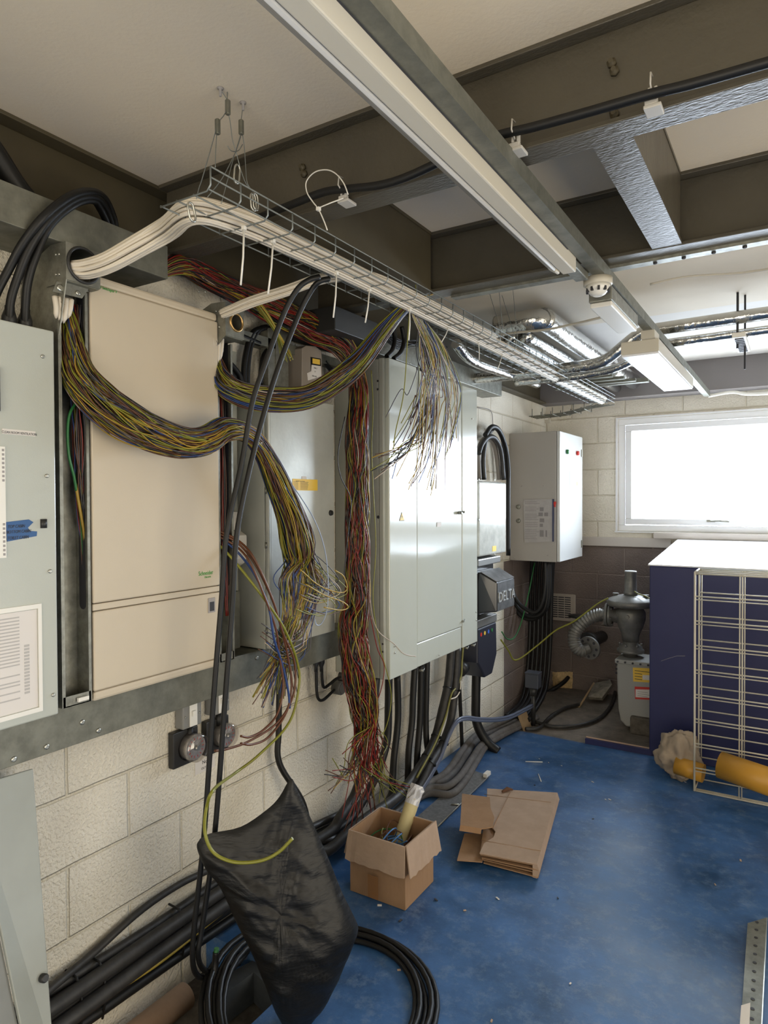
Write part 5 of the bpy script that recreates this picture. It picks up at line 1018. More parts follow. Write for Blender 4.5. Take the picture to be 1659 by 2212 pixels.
tag(MB().tube(catmull([X(1030, 880, .01), X(1055, 884, .01), X(1063, 895, .01), X(1065, 925, .01)], 5), 0.003, 5).build('thin_wire', M_INKG), 'thin grey wire clipped on the wall above the cable loops', 'wire')
R = random.Random(9)
for i in range(6):
    x = 0.06 + 0.035 * i
    cable('black_cable', [(x + .03, 5.25, 1.20), (x, 5.3, 0.9), (x - .01, 5.3, 0.5), (x - .02, 5.25, 0.2), (x, 5.05, 0.06 + .01 * i), (x + .02, 4.7, 0.05)], 0.016, M_BLACK, 'black cable in the upright group dropping from under the farthest cabinet', 'cable', group='cables under the farthest cabinet')
for i, pts in enumerate([[(1104, 1262), (1115, 1295), (1135, 1315), (1158, 1322), (1172, 1300), (1178, 1260), (1178, 1212)], [(1104, 1280), (1118, 1312), (1140, 1330), (1165, 1328), (1180, 1300), (1184, 1212)], [(1104, 1300), (1125, 1330), (1150, 1338), (1175, 1322), (1186, 1290), (1188, 1212)]]):
    cable('black_cable', [P(x, y, 'Y', 5.05 + .05 * i) for x, y in pts], 0.016, M_BLACK, ['innermost of three black cables looping from fuse unit to farthest cabinet', 'middle of three black cables looping from fuse unit to farthest cabinet', 'lowest of three black cables looping from fuse unit to farthest cabinet'][i], 'cable')
cable('earth_cable', [P(x, y, 'Y', d) for x, y, d in [(1314, 1292, 5.0), (1290, 1305, 4.98), (1240, 1342, 4.95), (1200, 1362, 4.93), (1160, 1395, 4.9), (1115, 1426, 4.8), (1098, 1405, 4.7), (1082, 1382, 4.55)]], 0.006, WIRE['ygreen'], 'yellow green earth cable stretched from the gas regulator to the fuse unit')
cable('earth_cable', [P(x, y, 'Y', d) for x, y, d in [(1084, 1365, 4.5), (1095, 1380, 4.7), (1110, 1378, 4.85), (1124, 1350, 5.0), (1140, 1290, 5.1), (1155, 1215, 5.2)]], 0.005, WIRE['green'], 'green earth cable dipping under the fuse unit and rising to the farthest cabinet')
cable('black_cable', [P(x, y, 'Z', .02) for x, y in [(1158, 1560), (1200, 1570), (1260, 1565), (1300, 1548), (1322, 1520), (1330, 1490)]], 0.014, M_DUSTY, 'black cable sweeping over the bare concrete towards the gas meter')
cable('black_cable', [P(x, y, 'Z', .02) for x, y in [(1135, 1575), (1165, 1572), (1190, 1548), (1220, 1530), (1250, 1522)]], 0.014, M_DUSTY, 'black cable curving over the bare concrete to the wooden stick')

cable('loose_wire', [X(600, 1010, .31), X(640, 1060, .31), (X(680, 1125, .31)), X(702, 1190, .31), X(709, 1260, .31), X(706, 1318, .31), X(695, 1346, .31), X(684, 1350, .31), X(680, 1338, .31)], 0.0022, mat('pale_blue_wire', (.30, .36, .48), .4), 'pale blue wire bowing out right of the fraying bundle and hooking at its end', 'wire')
cable('loose_wire', [X(648, 1230, .31), X(690, 1265, .31), X(735, 1280, .32), X(750, 1270, .32), X(742, 1245, .32), X(724, 1232, .32)], 0.0026, WIRE['yellow'], 'bright yellow wire curling up to the right beside the fraying bundle', 'wire')
cable('loose_wire', [X(660, 1262, .31), X(700, 1285, .31), X(740, 1300, .32), X(752, 1312, .32), X(735, 1318, .32), X(700, 1312, .32)], 0.0026, WIRE['yellow'], 'bright yellow wire looping right then back beside the fraying bundle', 'wire')
# ------------------------------------------------------------ floor objects
# coil of black cable
lab = ['outermost ring of the black cable coil on the floor round the bag', 'second ring of the black cable coil', 'third ring of the black cable coil', 'innermost ring of the black cable coil']
t = thing('cable_coil', (0.6, 1.75, 0), 'coil of thick black cable lying on the floor around the foot of the black bag', 'cable coil')
for k in range(5):
    r = 0.385 - 0.017 * k; pts = []
    for a in range(40):
        th = math.radians(-110 + 9 * a * (1.0 if a < 40 else 1))
        z = 0.012 + 0.012 * (k % 2) + 0.05 * max(0, math.cos(th - math.radians(190))) ** 2 * 1.6
        pts.append(V((0.60 + r * math.cos(th) * 0.98, 1.74 + r * math.sin(th) + 0.006 * math.sin(3 * th + k), z)))
    MB().tube(pts, 0.0095, 8, closed=True).build('ring', M_BLACK, t)
c = X(464, 2060, .30)
cable('cable_end', [X(560, 2010, .2), X(530, 2060, .25), X(495, 2100, .28), X(475, 2140, .3), X(468, 2180, .32), X(478, 2240, .33)], 0.011, M_BLACK, 'black cable bend rising from the coil beside the hanging pair')
cable('cable_end', [X(467, 2056, .28), X(465, 2085, .28), X(462, 2120, .29), X(464, 2170, .31), X(470, 2240, .33)], 0.011, M_BLACK, 'black cable end with green tip standing up from the coil')
cable('green_tip', [X(468, 2048, .28), X(466, 2066, .28)], 0.0085, WIRE['green'], 'small green taped cable tip beside the hanging black pair')
for i, (a, b, c) in enumerate([((500, 2060), (540, 2025), (575, 1985)), ((505, 2068), (548, 2042), (590, 2015)), ((500, 2078), (550, 2060), (600, 2045))]):
    cable('slate_cable', [X(*a, .22), X(*b, .2), X(*c, .2)], 0.009, MATS['slate_blue_cable'], ['uppermost slate cable passing behind the black bag at its lower left', 'middle slate cable passing behind the black bag at its lower left', 'lowest slate cable passing behind the black bag at its lower left'][i], 'cable')
t = thing('cardboard_tube', (0.12, 1.5, -0.14), 'brown cardboard tube lying in the sunken trench at the bottom left', 'tube')
a = P(402, 2150, 'Z', -0.09); b = a + V((-0.02, -1.0, 0.0))
MB().tube([a, b], 0.045, 20).build('tube', M_CARD, t)
tag(MB().prism([P(x, y, 'Z', -0.02) for x, y in [(486, 2106), (556, 2070), (600, 2120), (600, 2150), (548, 2100), (486, 2146)]], (0, 0, -0.11)).build('edge_slab', mat('slate_concrete', (0.07, 0.08, 0.09), 0.7, 0, .3, 60, .3, 12)), 'slate grey slab edging the sunken trench behind the cable coil', 'slab')
# black bag: pillow shaped polythene sack standing against the wall
def bag():
    t0 = PT(620, 1950, 2.12); fw = V((CAMLOC.x - t0.x, CAMLOC.y - t0.y, 0)).normalized(); sd = V((-fw.y, fw.x, 0))
    outline = [(432, 1812), (455, 1800), (520, 1786), (575, 1750), (603, 1722), (628, 1682), (642, 1706), (668, 1760), (690, 1810), (712, 1860), (738, 1925), (760, 1970), (774, 2005), (764, 2040), (745, 2085), (725, 2130), (695, 2180), (655, 2222), (622, 2222), (596, 2180), (572, 2120), (552, 2070), (528, 2020), (502, 1970), (480, 1925), (462, 1895), (440, 1870), (425, 1830)]
    pl = []
    for px, py in outline:
        d = RM @ V((px - CX, -(py - CY), -FPX)); s = (t0 - CAMLOC).dot(fw) / d.dot(fw); q = CAMLOC + d * s; pl.append(((q - t0).dot(sd), q.z))
    # resample into rows: use polar grid around centroid
    cx = sum(p[0] for p in pl) / len(pl); cz = sum(p[1] for p in pl) / len(pl)
    ring = catmull([V((x, z, 0)) for x, z in pl] + [V((pl[0][0], pl[0][1], 0))], 4)[:-1]; n = len(ring); m = 22
    mb = MB()
    for side in (1, -1):
        vs = []
        for i in range(m + 1):
            f = i / m
            for k in range(n):
                x = cx + (ring[k].x - cx) * f; z = cz + (ring[k].y - cz) * f
                prof = math.sqrt(max(0, 1 - f ** 2.2)); hfac = 0.35 + 0.65 * min(1, max(0, (0.62 - z) / 0.35))
                th = 0.13 * prof * hfac
                q = V((x * 9, z * 9, side * 3)); w1 = noise.noise(V((x * 5 + 3 * noise.noise(q * .4), z * 22 + x * 14, side * 5.0))); w2 = noise.noise(V((x * 26 + z * 14, z * 10, side))); w3 = abs(noise.noise(V((x * 7 - z * 9, z * 7 + x * 4, 2.2 * side))))
                w4 = abs(noise.noise(V((x * 6 + 2 * w1, z * 34 + x * 9, 7.7 * side)))); w5 = abs(noise.noise(V((x * 30 - z * 8, z * 5, 3.1 * side))))
                th += (w1 * 0.007 - w3 * 0.016 - w4 * 0.011 * (1.3 - z) - w5 * 0.006) * min(1, prof * 1.6)
                p = t0 + sd * x + fw * (side * th) + V((0, 0, z - t0.z)); p.z = max(p.z, 0.002)
                vs.append(p)
        fs = [(i * n + k, i * n + (k + 1) % n, (i + 1) * n + (k + 1) % n, (i + 1) * n + k) for i in range(m) for k in range(n)]
        if side < 0: fs = [f[::-1] for f in fs]
        mb.add(vs, fs, True)
    o = mb.build('bin_bag', M_BAG)
    return tag(o, 'crumpled black polythene bag standing upright against the left wall', 'bag')
bag()
# cardboard box with folded flaps
t = thing('cardboard_box', (0.45, 2.44, 0), 'open cardboard box with flaps folded down outside, full of wire offcuts', 'box')
bx0, bx1, by0, by1, bh, th = 0.315, 0.585, 2.32, 2.565, 0.262, 0.004
MB().box(bx0, bx1, by0, by0 + th, 0.002, bh).box(bx0, bx1, by1 - th, by1, 0.002, bh).box(bx0, bx0 + th, by0 + th, by1 - th, 0.002, bh).box(bx1 - th, bx1, by0 + th, by1 - th, 0.002, bh).box(bx0 + th, bx1 - th, by0 + th, by1 - th, 0.002, 0.01).build('body', M_CARD, t)
def flap(a, b, out, ln, sw, jag=0.004, seed=1):
    R = random.Random(seed); a, b, out = V(a), V(b), V(out); n = 12; top = []; bot = []
    for i in range(n + 1):
        f = i / n; p = a + (b - a) * f; top.append(p); bot.append(p + out * (sw + R.uniform(-.001, .001)) + V((0, 0, -ln + R.uniform(-jag, jag))) + (b - a).normalized() * (0.014 * (f - .5)))
    vs = top + bot; fs = [(i, i + 1, n + 2 + i, n + 1 + i) for i in range(n)]
    vs2 = [v + out * 0.005 for v in vs]; m = len(vs)
    return MB().add(vs + vs2, fs + [(q[3] + m, q[2] + m, q[1] + m, q[0] + m) for q in fs] + [(n + 1 + i, n + 2 + i, n + 2 + i + m, n + 1 + i + m) for i in range(n)] + [(i + 1, i, i + m, i + 1 + m) for i in range(n)] + [(0, n + 1, n + 1 + m, m), (n, n + m, 2 * n + 1 + m, 2 * n + 1)])
flap((bx0 - .003, by0 - .002, bh + .003), (bx1 + .002, by0 - .002, bh + .002), (0, -1, 0), 0.120, 0.018, seed=2).build('flap', M_CARDL, t)
flap((bx1 + .002, by0, bh + .004), (bx1 + .006, by1 + .008, bh + .006), (1, 0, 0), 0.125, 0.022, .006, seed=3).build('flap', M_CARDL, t)
flap((bx0 - .002, by1, bh), (bx0 - .002, by0, bh), (-1, 0, 0), 0.10, 0.02, seed=4).build('flap', M_CARDL, t)
flap((bx1, by1 + .002, bh), (bx0, by1 + .002, bh), (0, 1, 0), 0.10, 0.02, seed=5).build('flap', M_CARDL, t)
MB().box(0.42, 0.47, by0 - .0245, by0 - .0235, 0.02, 0.115).build('packing_tape', mat('brown_tape', (0.26, 0.13, 0.05), .4), t)
R = random.Random(77)
for i in range(16):
    c = V((0.45 + R.uniform(-.04, .04), 2.44 + R.uniform(-.04, .04), 0.16 + R.uniform(-.03, .04))); r = R.uniform(.05, .085); tilt = R.uniform(.3, 1.2); az = R.uniform(0, 6.28); pts = []
    for q in range(R.randint(10, 20)):
        a = q * .33 + az; v = V((r * math.cos(a), r * math.sin(a), 0)); v.rotate(Matrix.Rotation(tilt, 3, 'X')); v.rotate(Matrix.Rotation(az, 3, 'Z')); w_ = c + v
        w_.x = min(max(w_.x, bx0 + .012), bx1 - .012); w_.y = min(max(w_.y, by0 + .012), by1 - .012); w_.z = max(.02, w_.z); pts.append(w_)
    m = R.choice(['blue', 'blue', 'blue', 'ygreen', 'yellow', 'green', 'brown'])
    tag(MB().tube(catmull(pts, 4), .003, 6).build('wire_offcut', mat('bright_blue_wire', (.05, .17, .42), .35) if m == 'blue' else WIRE[m]),
        'coiled %s wire offcut heaped inside the cardboard box' % {'blue': 'blue', 'ygreen': 'yellow green', 'yellow': 'yellow', 'green': 'green', 'brown': 'brown'}[m], 'wire', 'wire offcuts in the box')
tag(MB().box(bx0 + .008, bx1 - .008, by0 + .008, by1 - .008, .012, .08).build('box_filling', M_CARD), 'folded brown cardboard at the bottom inside the open box', 'cardboard')
t = thing('foam_roll', (0.42, 2.5, 0.1), 'cream roll in clear plastic sticking up out of the cardboard box', 'roll')
a = V((0.44, 2.46, 0.10)); b = P(893, 1725, 'Y', 2.60)
MB().tube(catmull([a, (a + b) / 2 + V((0, 0, -.004)), b], 6), [.030] * 10 + [.031, .031, .030], 20).build('roll', mat('cream_foam', (.55, .48, .26), .6, 0, .5, 60), t)
d = (b - a).normalized(); u = d.orthogonal().normalized(); w_ = d.cross(u); vs = []; R = random.Random(6)
for i in range(7):
    for k in range(18):
        ang = 2 * math.pi * k / 18; rr = .033 * (1 - .02 * i) * (1 + (R.uniform(-.35, .25) if i > 1 else 0)); vs.append(b + d * (-.025 + .014 * i) + (u * math.cos(ang) + w_ * math.sin(ang)) * rr)
MB().add(vs, [(i * 18 + k, i * 18 + (k + 1) % 18, (i + 1) * 18 + (k + 1) % 18, (i + 1) * 18 + k) for i in range(6) for k in range(18)]).build('plastic_wrap', mat('crumpled_clear_wrap', (.55, .56, .60), .15, 0, .3, 60, coat=.5), t)
# flattened carton
t = thing('flattened_carton', (0.7, 3.1, 0), 'flattened pale cardboard carton lying on the blue floor with a torn brown flap', 'cardboard')
A, B, C_, D = P(1036, 1842, 'Z', .075), P(1160, 1866, 'Z', .075), P(1204, 1712, 'Z', .06), P(1052, 1703, 'Z', .06)
def sheet(pts, thick, name, m, par, lab_=None): return MB().prism(pts, (0, 0, -thick)).build(name, m, par, 0.001, lab_)
seam = P(1066, 1792, 'Z', .075); tear = [A, P(1045, 1822, 'Z', .075), P(1066, 1808, 'Z', .075), P(1070, 1796, 'Z', .075), P(1052, 1770, 'Z', .072)]
sheet([B, C_, D] + tear[::-1][0:1] + tear[::-1][1:], .006, 'top_panel', M_CARDL, t)
for k in range(4):
    z = -.010 - .016 * k; o = V((.006 * (k % 2), .006 * ((k + 1) % 2), z)); q = [p + o for p in (A, B, C_, D)]; q[0].y += .01 * k
    for p in q: p.z = max(p.z, .006)
    sheet(q, .004, 'layer', M_CARD, t)
e = (C_ - B).normalized(); MB().prism([B, B + V((0.012, 0, -.035)), B + V((0.0, 0, -.065)), B + V((-.02, 0, -.065)), B + V((-.02, 0, -.004))], C_ - B).build('folded_edge', M_CARDL, t)
MB().prism([P(1040, 1742, 'Z', .0785) , P(1098, 1708, 'Z', .066), P(1100, 1709, 'Z', .066), P(1062, 1795, 'Z', .0765), P(1060, 1794, 'Z', .0765)], (0, 0, -.0008)).build('crease', M_CARD, t) if 0 else None
MB().tube([P(1102, 1712, 'Z', .064), P(1064, 1790, 'Z', .076)], .0018, 5).build('crease', M_CARD, t)
MB().tube([P(1046, 1716, 'Z', .064), P(1190, 1733, 'Z', .064)], .0012, 5).tube([P(1040, 1815, 'Z', .076), P(1168, 1838, 'Z', .074)], .0012, 5).build('crease', M_CARD, t)
MB().tube([P(1085, 1710, 'Z', .07), P(1096, 1704, 'Z', .072), P(1108, 1706, 'Z', .07)], [.006, .012, .004], 8).build('torn_hole', mat('torn_brown', (.12, .06, .035), .9), t)
f = [P(x, y, 'Z', z) for x, y, z in [(998, 1714, .11), (1058, 1722, .115), (1060, 1746, .113), (1068, 1765, .11), (1064, 1786, .108), (1040, 1790, .105), (994, 1782, .105)]]
sheet(f, .005, 'torn_flap', M_CARD, t)
MB().prism([f[6], f[5], f[5] + V((0.0, -.01, -.022)), f[6] + V((0, -.01, -.024))], (0, .002, 0)).build('flap_edge', M_CARD, t)
sheet([P(x, y, 'Z', .03) for x, y in [(1003, 1800), (1050, 1800), (1042, 1862), (987, 1858)]], .004, 'layer', M_CARD, t)
# strip along the wall
t = thing('metal_strip', (.3, 3.4, 0), 'long flat grey strip lying on the floor between the wall cables and the flattened carton', 'strip')
q = [P(x, y, 'Z', .012) for x, y in [(900, 1765), (945, 1785), (1056, 1676), (1018, 1662)]]
MB().prism(q, (0, 0, -.010)).build('strip', M_STRIP, t)
MB().tube([q[1] + V((0.002, 0, 0.001)), q[2] + V((0.002, 0, 0.001))], .003, 6).build('edge', M_SCREW, t)
tag(MB().box(*[v for pr in [(P(1052, 1670, 'Z', .03).x - .012, P(1052, 1670, 'Z', .03).x + .012), (P(1052, 1670, 'Z', .03).y - .03, P(1052, 1670, 'Z', .03).y + .03), (.013, .035)] for v in pr]).build('white_offcut', M_WHITE), 'small white plastic block at the far end of the grey strip', 'block')
tag(MB().tube([P(975, 1737, 'Z', .016), P(992, 1738, 'Z', .016)], .004, 8).build('screw', M_SCREW), 'small silver screw lying on the edge of the grey strip', 'screw')
# navy cabinet
t = thing('navy_cabinet', (1.8, 5.2, 0), 'large navy blue cabinet under the window, top painted white for window glare', 'cabinet')
nx0, nx1, ny0, ny1 = 1.112, 2.6, 4.58, 5.80
MB().box(nx0, nx1, ny0, ny1, 0.0, 1.235).build('body', M_BLUE, t, .006)
MB().prism([V((nx0 - .008, ny0 - .01, 1.236)), V((nx0 - .008, ny0 - .01, 1.246)), V((nx0 - .008, ny1, 1.345)), V((nx0 - .008, ny1, 1.236))], (nx1 - nx0 + .016, 0, 0)).build('lid', mat('lid_window_glare', (.80, .80, .82), .12, coat=.5), t, .003)  # window glare on the top put into the lid's near-white colour
MB().tube([P(x, y, 'Y', ny0 - .0005) for x, y in [(1428, 1428), (1445, 1422), (1462, 1417), (1480, 1417)]], .0012, 4).build('scratch', M_INKG, t)
tag(MB().box(0.70, 1.13, 4.575, 4.60, 0.0, .035).build('floor_edging', M_BLUE), 'low navy metal edging on the floor left of the navy cabinet', 'edging')
tag(MB().box(0.70, 1.13, 4.60, 4.606, 0.0, .043).build('floor_edging', M_CARDL), 'thin beige lip behind the low navy edging', 'edging')
# wire rack
t = thing('wire_rack', (1.8, 4.2, 0), 'cream coated wire display rack standing before the navy cabinet', 'rack')
rx0, rx1, ry0, ry1, rz = 1.434, 2.34, 4.14, 4.33, 1.252
for y in (ry0, ry1):
    for x, r in ((rx0, .006), (rx0 + .225, .0035), (rx0 + .238, .0035), (rx0 + .46, .0035), (rx0 + .473, .0035), (rx0 + .69, .0035), (rx1, .006)):
        if y == ry1 and x == rx0: MB().cyl((x, y, 0.004), (x, y, rz), .005, 8).cyl((x + .014, y, 0.02), (x + .014, y, rz), .0035, 8).build('upright', M_RACK, t)
        else: MB().cyl((x, y, 0.004), (x, y, rz), r, 8).build('upright', M_RACK, t)
zs = [0.006] + [0.137 + 0.1395 * k for k in range(8)] + [rz]
for i, z in enumerate(zs):
    for y in (ry0, ry1):
        mb = MB().cyl((rx0, y, z), (rx1, y, z), .0042, 8)
        if 0 < i < 9 and y == ry0: mb.cyl((rx0, y, z - .018), (rx1, y, z - .018), .0035, 8)
        if i == 9: mb.cyl((rx0, y, z - .010), (rx1, y, z - .010), .005, 8)
        mb.build('rail', M_RACK, t)
    if i in (0, 9):
        for x in (rx0, rx1): MB().cyl((x, ry0, z), (x, ry1, z), .005, 8).build('cross_bar', M_RACK, t)
MB().cyl((rx0, ry0 + .03, .006), (rx1, ry0 + .03, .006), .0042, 8).cyl((rx0, ry0 + .015, .006), (rx1, ry0 + .015, .006), .0042, 8).build('rail', M_RACK, t)
# rag, rolls
def lump(name, c, r, m, label, cat, sc=(1, 1, 1), seed=0):
    mb = MB(); nu, nv = 64, 40; vs = []
    for j in range(nv + 1):
        for i in range(nu):
            a = 2 * math.pi * i / nu; b_ = math.pi * j / nv - math.pi / 2; d = V((math.cos(b_) * math.cos(a), math.cos(b_) * math.sin(a), math.sin(b_)))
            q = d * 2.2 + V((seed, 0, 0)); k = 1 + .26 * noise.noise(q * .8) - .22 * abs(noise.noise(q * 1.3)) - .12 * abs(noise.noise(q * 2.6 + V((0, 0, 2 * noise.noise(q))))) - .05 * abs(noise.noise(q * 5))
            p = V(c) + V((d.x * sc[0], d.y * sc[1], d.z * sc[2])) * r * k; p.z = max(p.z, .003); vs.append(p)
    mb.add(vs, [(j * nu + i, j * nu + (i + 1) % nu, (j + 1) * nu + (i + 1) % nu, (j + 1) * nu + i) for j in range(nv) for i in range(nu)], True)
    return tag(mb.build(name, m), label, cat)
lump('dust_cloth', (1.33, 4.30, .135), .145, M_CLOTH, 'crumpled beige cloth lying against the left side of the wire rack', 'cloth', (.92, .8, 1.1), 3)
def roll(name, a, b, r, label):
    t = thing(name, a, label, 'roll'); a, b = V(a), V(b)
    MB().tube([a, b], r, 32).build('roll', M_GOLD, t)
    d = (a - b).normalized(); MB().lathe(a + d * .0005, d, [(0, r * .6), (.001, r * .6)], 24).build('core', M_BLACKD, t)
roll('yellow_roll', P(1460, 1652, 'Y', 4.22), P(1520, 1671, 'Y', 4.20), .052, 'short yellow roll on the floor under the beige cloth')
roll('yellow_roll', P(1556, 1652, 'Y', 4.06), P(1700, 1702, 'Y', 3.98), .072, 'large yellow roll pushed through the wire rack at the right edge')
# gas meter
t = thing('gas_meter', (0.98, 5.1, 0.11), 'grey cast gas meter box with yellow and red labels on a concrete plinth', 'gas meter')
gy = 4.97
pl = [(1331, 1432), (1334, 1428), (1420, 1432), (1430, 1576), (1352, 1570), (1340, 1556), (1335, 1530)]
MB().prism([P(x, y, 'Y', gy) for x, y in pl], (0, .24, 0)).build('body', mat('grey_cast_body', (.33, .33, .31), .6, .0, .4, 100), t, .012)
q0, q1 = P(1329, 1425, 'Y', gy), P(1425, 1430, 'Y', gy)
MB().box(q0.x, 1.2, gy - .015, gy + .26, q0.z - .022, q0.z + .008).build('flange', MATS['grey_cast_body'], t, .006)
for k in range(7): MB().lathe((q0.x + .02 + .052 * k, gy - .016, q0.z - .008), (0, -1, 0), [(0, .008), (.006, .007)], 8).build('bolt', M_INK, t)
for k in range(3): MB().lathe((q0.x + .008, gy - .001, q0.z - .035 - .03 * k), (0, -1, 0), [(0, .008), (.006, .007)], 8).build('bolt', M_INK, t)
yl = MB().prism([P(x, y, 'Y', gy - .001) for x, y in [(1367, 1442), (1412, 1444), (1412, 1475), (1368, 1472)]], (0, -.001, 0)).build('yellow_label', M_YELLOW, t)
MB().prism([P(x, y, 'Y', gy - .0025) for x, y in [(1388, 1458), (1412, 1459), (1412, 1470), (1388, 1468)]], (0, -.001, 0)).build('white_field', M_PAPER, yl)
mb = MB()
for k in range(4):
    a = P(1371, 1449 + 6 * k, 'Y', gy - .003); mb.box(a.x, a.x + (.05 if k else .1), a.y - .0005, a.y, a.z, a.z + .004)
mb.build('printed_lines', M_INK, yl)
rl = MB().prism([P(x, y, 'Y', gy - .001) for x, y in [(1371, 1483), (1412, 1485), (1412, 1512), (1372, 1510)]], (0, -.001, 0)).build('red_label', M_RED, t)
MB().prism([P(x, y, 'Y', gy - .0025) for x, y in [(1373, 1489), (1412, 1490), (1412, 1508), (1373, 1506)]], (0, -.001, 0)).build('white_field', M_PAPER, rl)
mb = MB()
for k in range(3):
    a = P(1377, 1494 + 4.5 * k, 'Y', gy - .004); mb.box(a.x, a.x + .07 + .02 * (k % 2), a.y - .0005, a.y, a.z, a.z + .003)
mb.build('printed_lines', M_INKG, rl)
tag(MB().box(0.92, 1.2, 4.93, 5.2, 0.0, .125).build('concrete_plinth', M_CONC, None, .01), 'rough concrete plinth under the gas meter', 'plinth')
t = thing('gas_regulator', (0.865, 5.1, .49), 'cast metal gas regulator with domed disc and upright cylinder above the gas meter', 'regulator')
o = P(1362, 1427, 'Y', 5.1); zc = lambda py: P(1360, py, 'Y', 5.1).z - o.z
MB().lathe(o, ZD, [(0, .048), (zc(1410), .048), (zc(1408), .095), (zc(1402), .095), (zc(1401), .082), (zc(1394), .082), (zc(1392), .055), (zc(1384), .055)], 28).build('flange', M_ALU, t)
MB().lathe(o, ZD, [(zc(1384), .058), (zc(1370), .062), (zc(1352), .088), (zc(1335), .104), (zc(1322), .104), (zc(1312), .085)], 28).build('body', M_ALU, t)
MB().lathe(o, ZD, [(zc(1312), .10), (zc(1308), .160), (zc(1303), .168), (zc(1298), .168), (zc(1295), .160), (zc(1288), .11), (zc(1285), .06)], 36).build('disc', M_ALU, t)
MB().lathe(o, ZD, [(zc(1287), .048), (zc(1278), .048), (zc(1276), .043), (zc(1238), .040), (zc(1236), .043), (zc(1233), .041)], 26).build('cylinder', M_ALU, t)
for k in range(10):
    a = k * math.pi / 5; MB().lathe(o + V((.158 * math.cos(a), .158 * math.sin(a), zc(1298))), ZD, [(0, .008), (.010, .007)], 6).build('bolt', M_ALU, t)
for k in range(6):
    a = k * math.pi / 3 + .3; MB().lathe(o + V((.075 * math.cos(a), .075 * math.sin(a), zc(1394))), ZD, [(0, .010), (.018, .008)], 6).build('bolt', M_ALU, t)
for dx in (-.105, .105): MB().lathe(o + V((dx, 0, zc(1292))), ZD, [(0, .016), (.02, .016), (.026, .022), (.032, .022)], 12).build('vent_cap', M_ALU, t)
MB().lathe(o + V((0, -.095, zc(1328))), (0, -1, 0), [(0, .014), (.02, .012)], 12).build('plug', M_ALU, t)
hz = o.z + zc(1332)
MB().lathe((o.x - .08, 5.1, hz), (-1, 0, 0), [(0, .06), (.05, .045), (.055, .085), (.072, .085)], 24).build('inlet', M_ALU, t)
MB().lathe((o.x - .155, 5.1, hz), (-1, 0, 0), [(0, .088), (.020, .088)], 24).build('flange', M_ALU, t)
for k in range(6):
    a = k * math.pi / 3 + .2; MB().cyl((o.x - .12, 5.1 + .07 * math.cos(a), hz + .07 * math.sin(a)), (o.x - .19, 5.1 + .07 * math.cos(a), hz + .07 * math.sin(a)), .008, 6).build('bolt', M_ALU, t)
t = thing('corrugated_pipe', (0.6, 5.1, .6), 'corrugated metal pipe curving down to a drilled round flange left of the regulator', 'pipe')
cp = catmull([V((o.x - .175, 5.1, hz)), V((o.x - .24, 5.1, hz - .01)), V((o.x - .33, 5.09, hz - .06)), V((o.x - .40, 5.08, hz - .15)), V((o.x - .40, 5.07, hz - .24)), V((o.x - .36, 5.08, hz - .285)), V((o.x - .31, 5.12, hz - .27))], 18)
MB().tube(cp, [.046 + .0055 * math.cos(i * math.pi / 2) if 8 < i < len(cp) - 10 else .040 for i in range(len(cp))], 20).build('corrugated_tube', M_ALU, t)
e = cp[-1]; dd = V((.25, .9, .1)).normalized()
MB().lathe(e, dd, [(0, .088), (.02, .088)], 28).build('flange', M_ALU, t)
u = dd.orthogonal().normalized(); w_ = dd.cross(u)
for k in range(8):
    a = k * math.pi / 4; MB().lathe(e + (u * math.cos(a) + w_ * math.sin(a)) * .066 - dd * .001, -dd, [(0, .011), (.0015, .011)], 12).build('bolt_hole', M_INK, t)
t = thing('black_pipe_end', (0.5, 5.6, .6), 'dark wall pipe stub and valve behind the corrugated pipe', 'pipe')
MB().lathe(P(1268, 1390, 'Y', 5.5), (0.1, 1, 0), [(0, .085), (.05, .09), (.06, .05), (.35, .05)], 24).build('stub', M_BLACKD, t)
MB().lathe(P(1248, 1333, 'Y', 5.5), ZD, [(0, .075), (.015, .08), (.02, .02)], 24).build('hand_wheel', M_BLACKD, t)
cable('sense_line', [P(1368, 1276, 'Y', 5.08), P(1380, 1283, 'Y', 5.05), P(1395, 1288, 'Y', 5.02), P(1412, 1298, 'Y', 5.0)], .005, WIRE['ygreen'], 'thin yellow green line from the regulator cylinder down to the right')
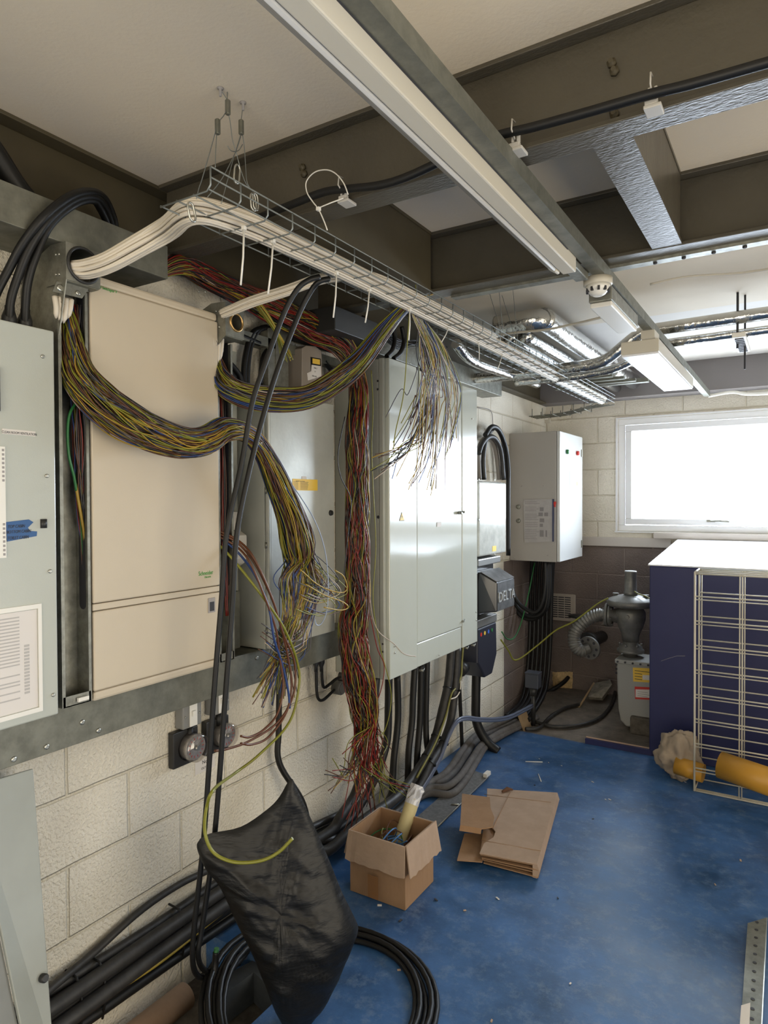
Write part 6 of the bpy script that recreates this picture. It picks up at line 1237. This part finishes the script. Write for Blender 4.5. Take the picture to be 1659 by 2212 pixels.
# perforated galvanised angle bottom right
t = thing('perforated_angle', (1.6, 2.0, 0), 'perforated galvanised angle bar lying at the lower right corner of the picture', 'angle bar')
q = [P(x, y, 'Z', .03) for x, y in [(1615, 1994), (1656, 1982), (1650, 2100), (1640, 2300), (1594, 2300)]]
MB().prism(q, (0, 0, -.003)).build('plate', M_STEELD, t)
MB().prism([q[1], q[2], q[3], q[3] + V((.003, 0, 0)), q[2] + V((.003, 0, 0)), q[1] + V((.003, 0, 0))], (0, 0, -.028)).build('edge', M_SCREW, t)
for k in range(13):
    c = P(1635 - .98 * k * 1.0, 1992 + 16.2 * k + .25 * k * k, 'Z', .031); mb = MB().lathe(c, ZD, [(0, .0065), (.0006, .0065)], 12); mb.build('hole', M_INK, t)
MB().prism([P(x, y, 'Z', .0315) for x, y in [(1601, 2172), (1621, 2166), (1615, 2300), (1592, 2300)]], (0, 0, .0006)).build('paper_label', M_PAPER, t)
# scraps
R = random.Random(15); scr = [(1165, 1640, 'w'), (1185, 1648, 'w'), (1213, 1655, 'w'), (1280, 1690, 'w'), (1075, 1942, 'w'), (1004, 1968, 'c'), (1205, 1941, 'k'), (1281, 1770, 'k'), (1317, 1728, 'w'), (1308, 1728, 'w'), (1480, 1690, 'w'), (862, 2097, 'c'), (1232, 2126, 'w'), (1062, 2207, 'c'), (1600, 1860, 'c'), (1545, 1912, 'c'), (942, 1945, 'k'), (865, 1990, 'k'), (1155, 1697, 'k'), (820, 1957, 'w')]
for px, py, kx in scr:
    c = P(px, py, 'Z', .0); a = R.random() * 3; l = R.uniform(.004, .009); ax = V((math.cos(a), math.sin(a), 0))
    o = MB().obox(c + V((0, 0, .003)), ax, V((-ax.y, ax.x, .2)), V((0, -.2, 1)), l, l * .45, .0015).build('floor_scrap', {'w': M_PAPER, 'c': M_CARDL, 'k': M_INK}[kx])
    tag(o, {'w': 'tiny white scrap on the blue floor', 'c': 'tiny brown scrap on the blue floor', 'k': 'tiny black crumb on the blue floor'}[kx], 'scrap', {'w': 'white floor scraps', 'c': 'brown floor scraps', 'k': 'black floor crumbs'}[kx])
for i, (a, b) in enumerate([((1135, 1645), (1172, 1646)), ((1163, 1672), (1169, 1688))]):
    tag(MB().tube([P(*a, 'Z', .003), P(*b, 'Z', .003)], .003, 6).build('thin_rod', M_WHITE), ['thin pale rod on the blue floor near the corner', 'short white rod on the blue floor beyond the flattened carton'][i], 'rod')
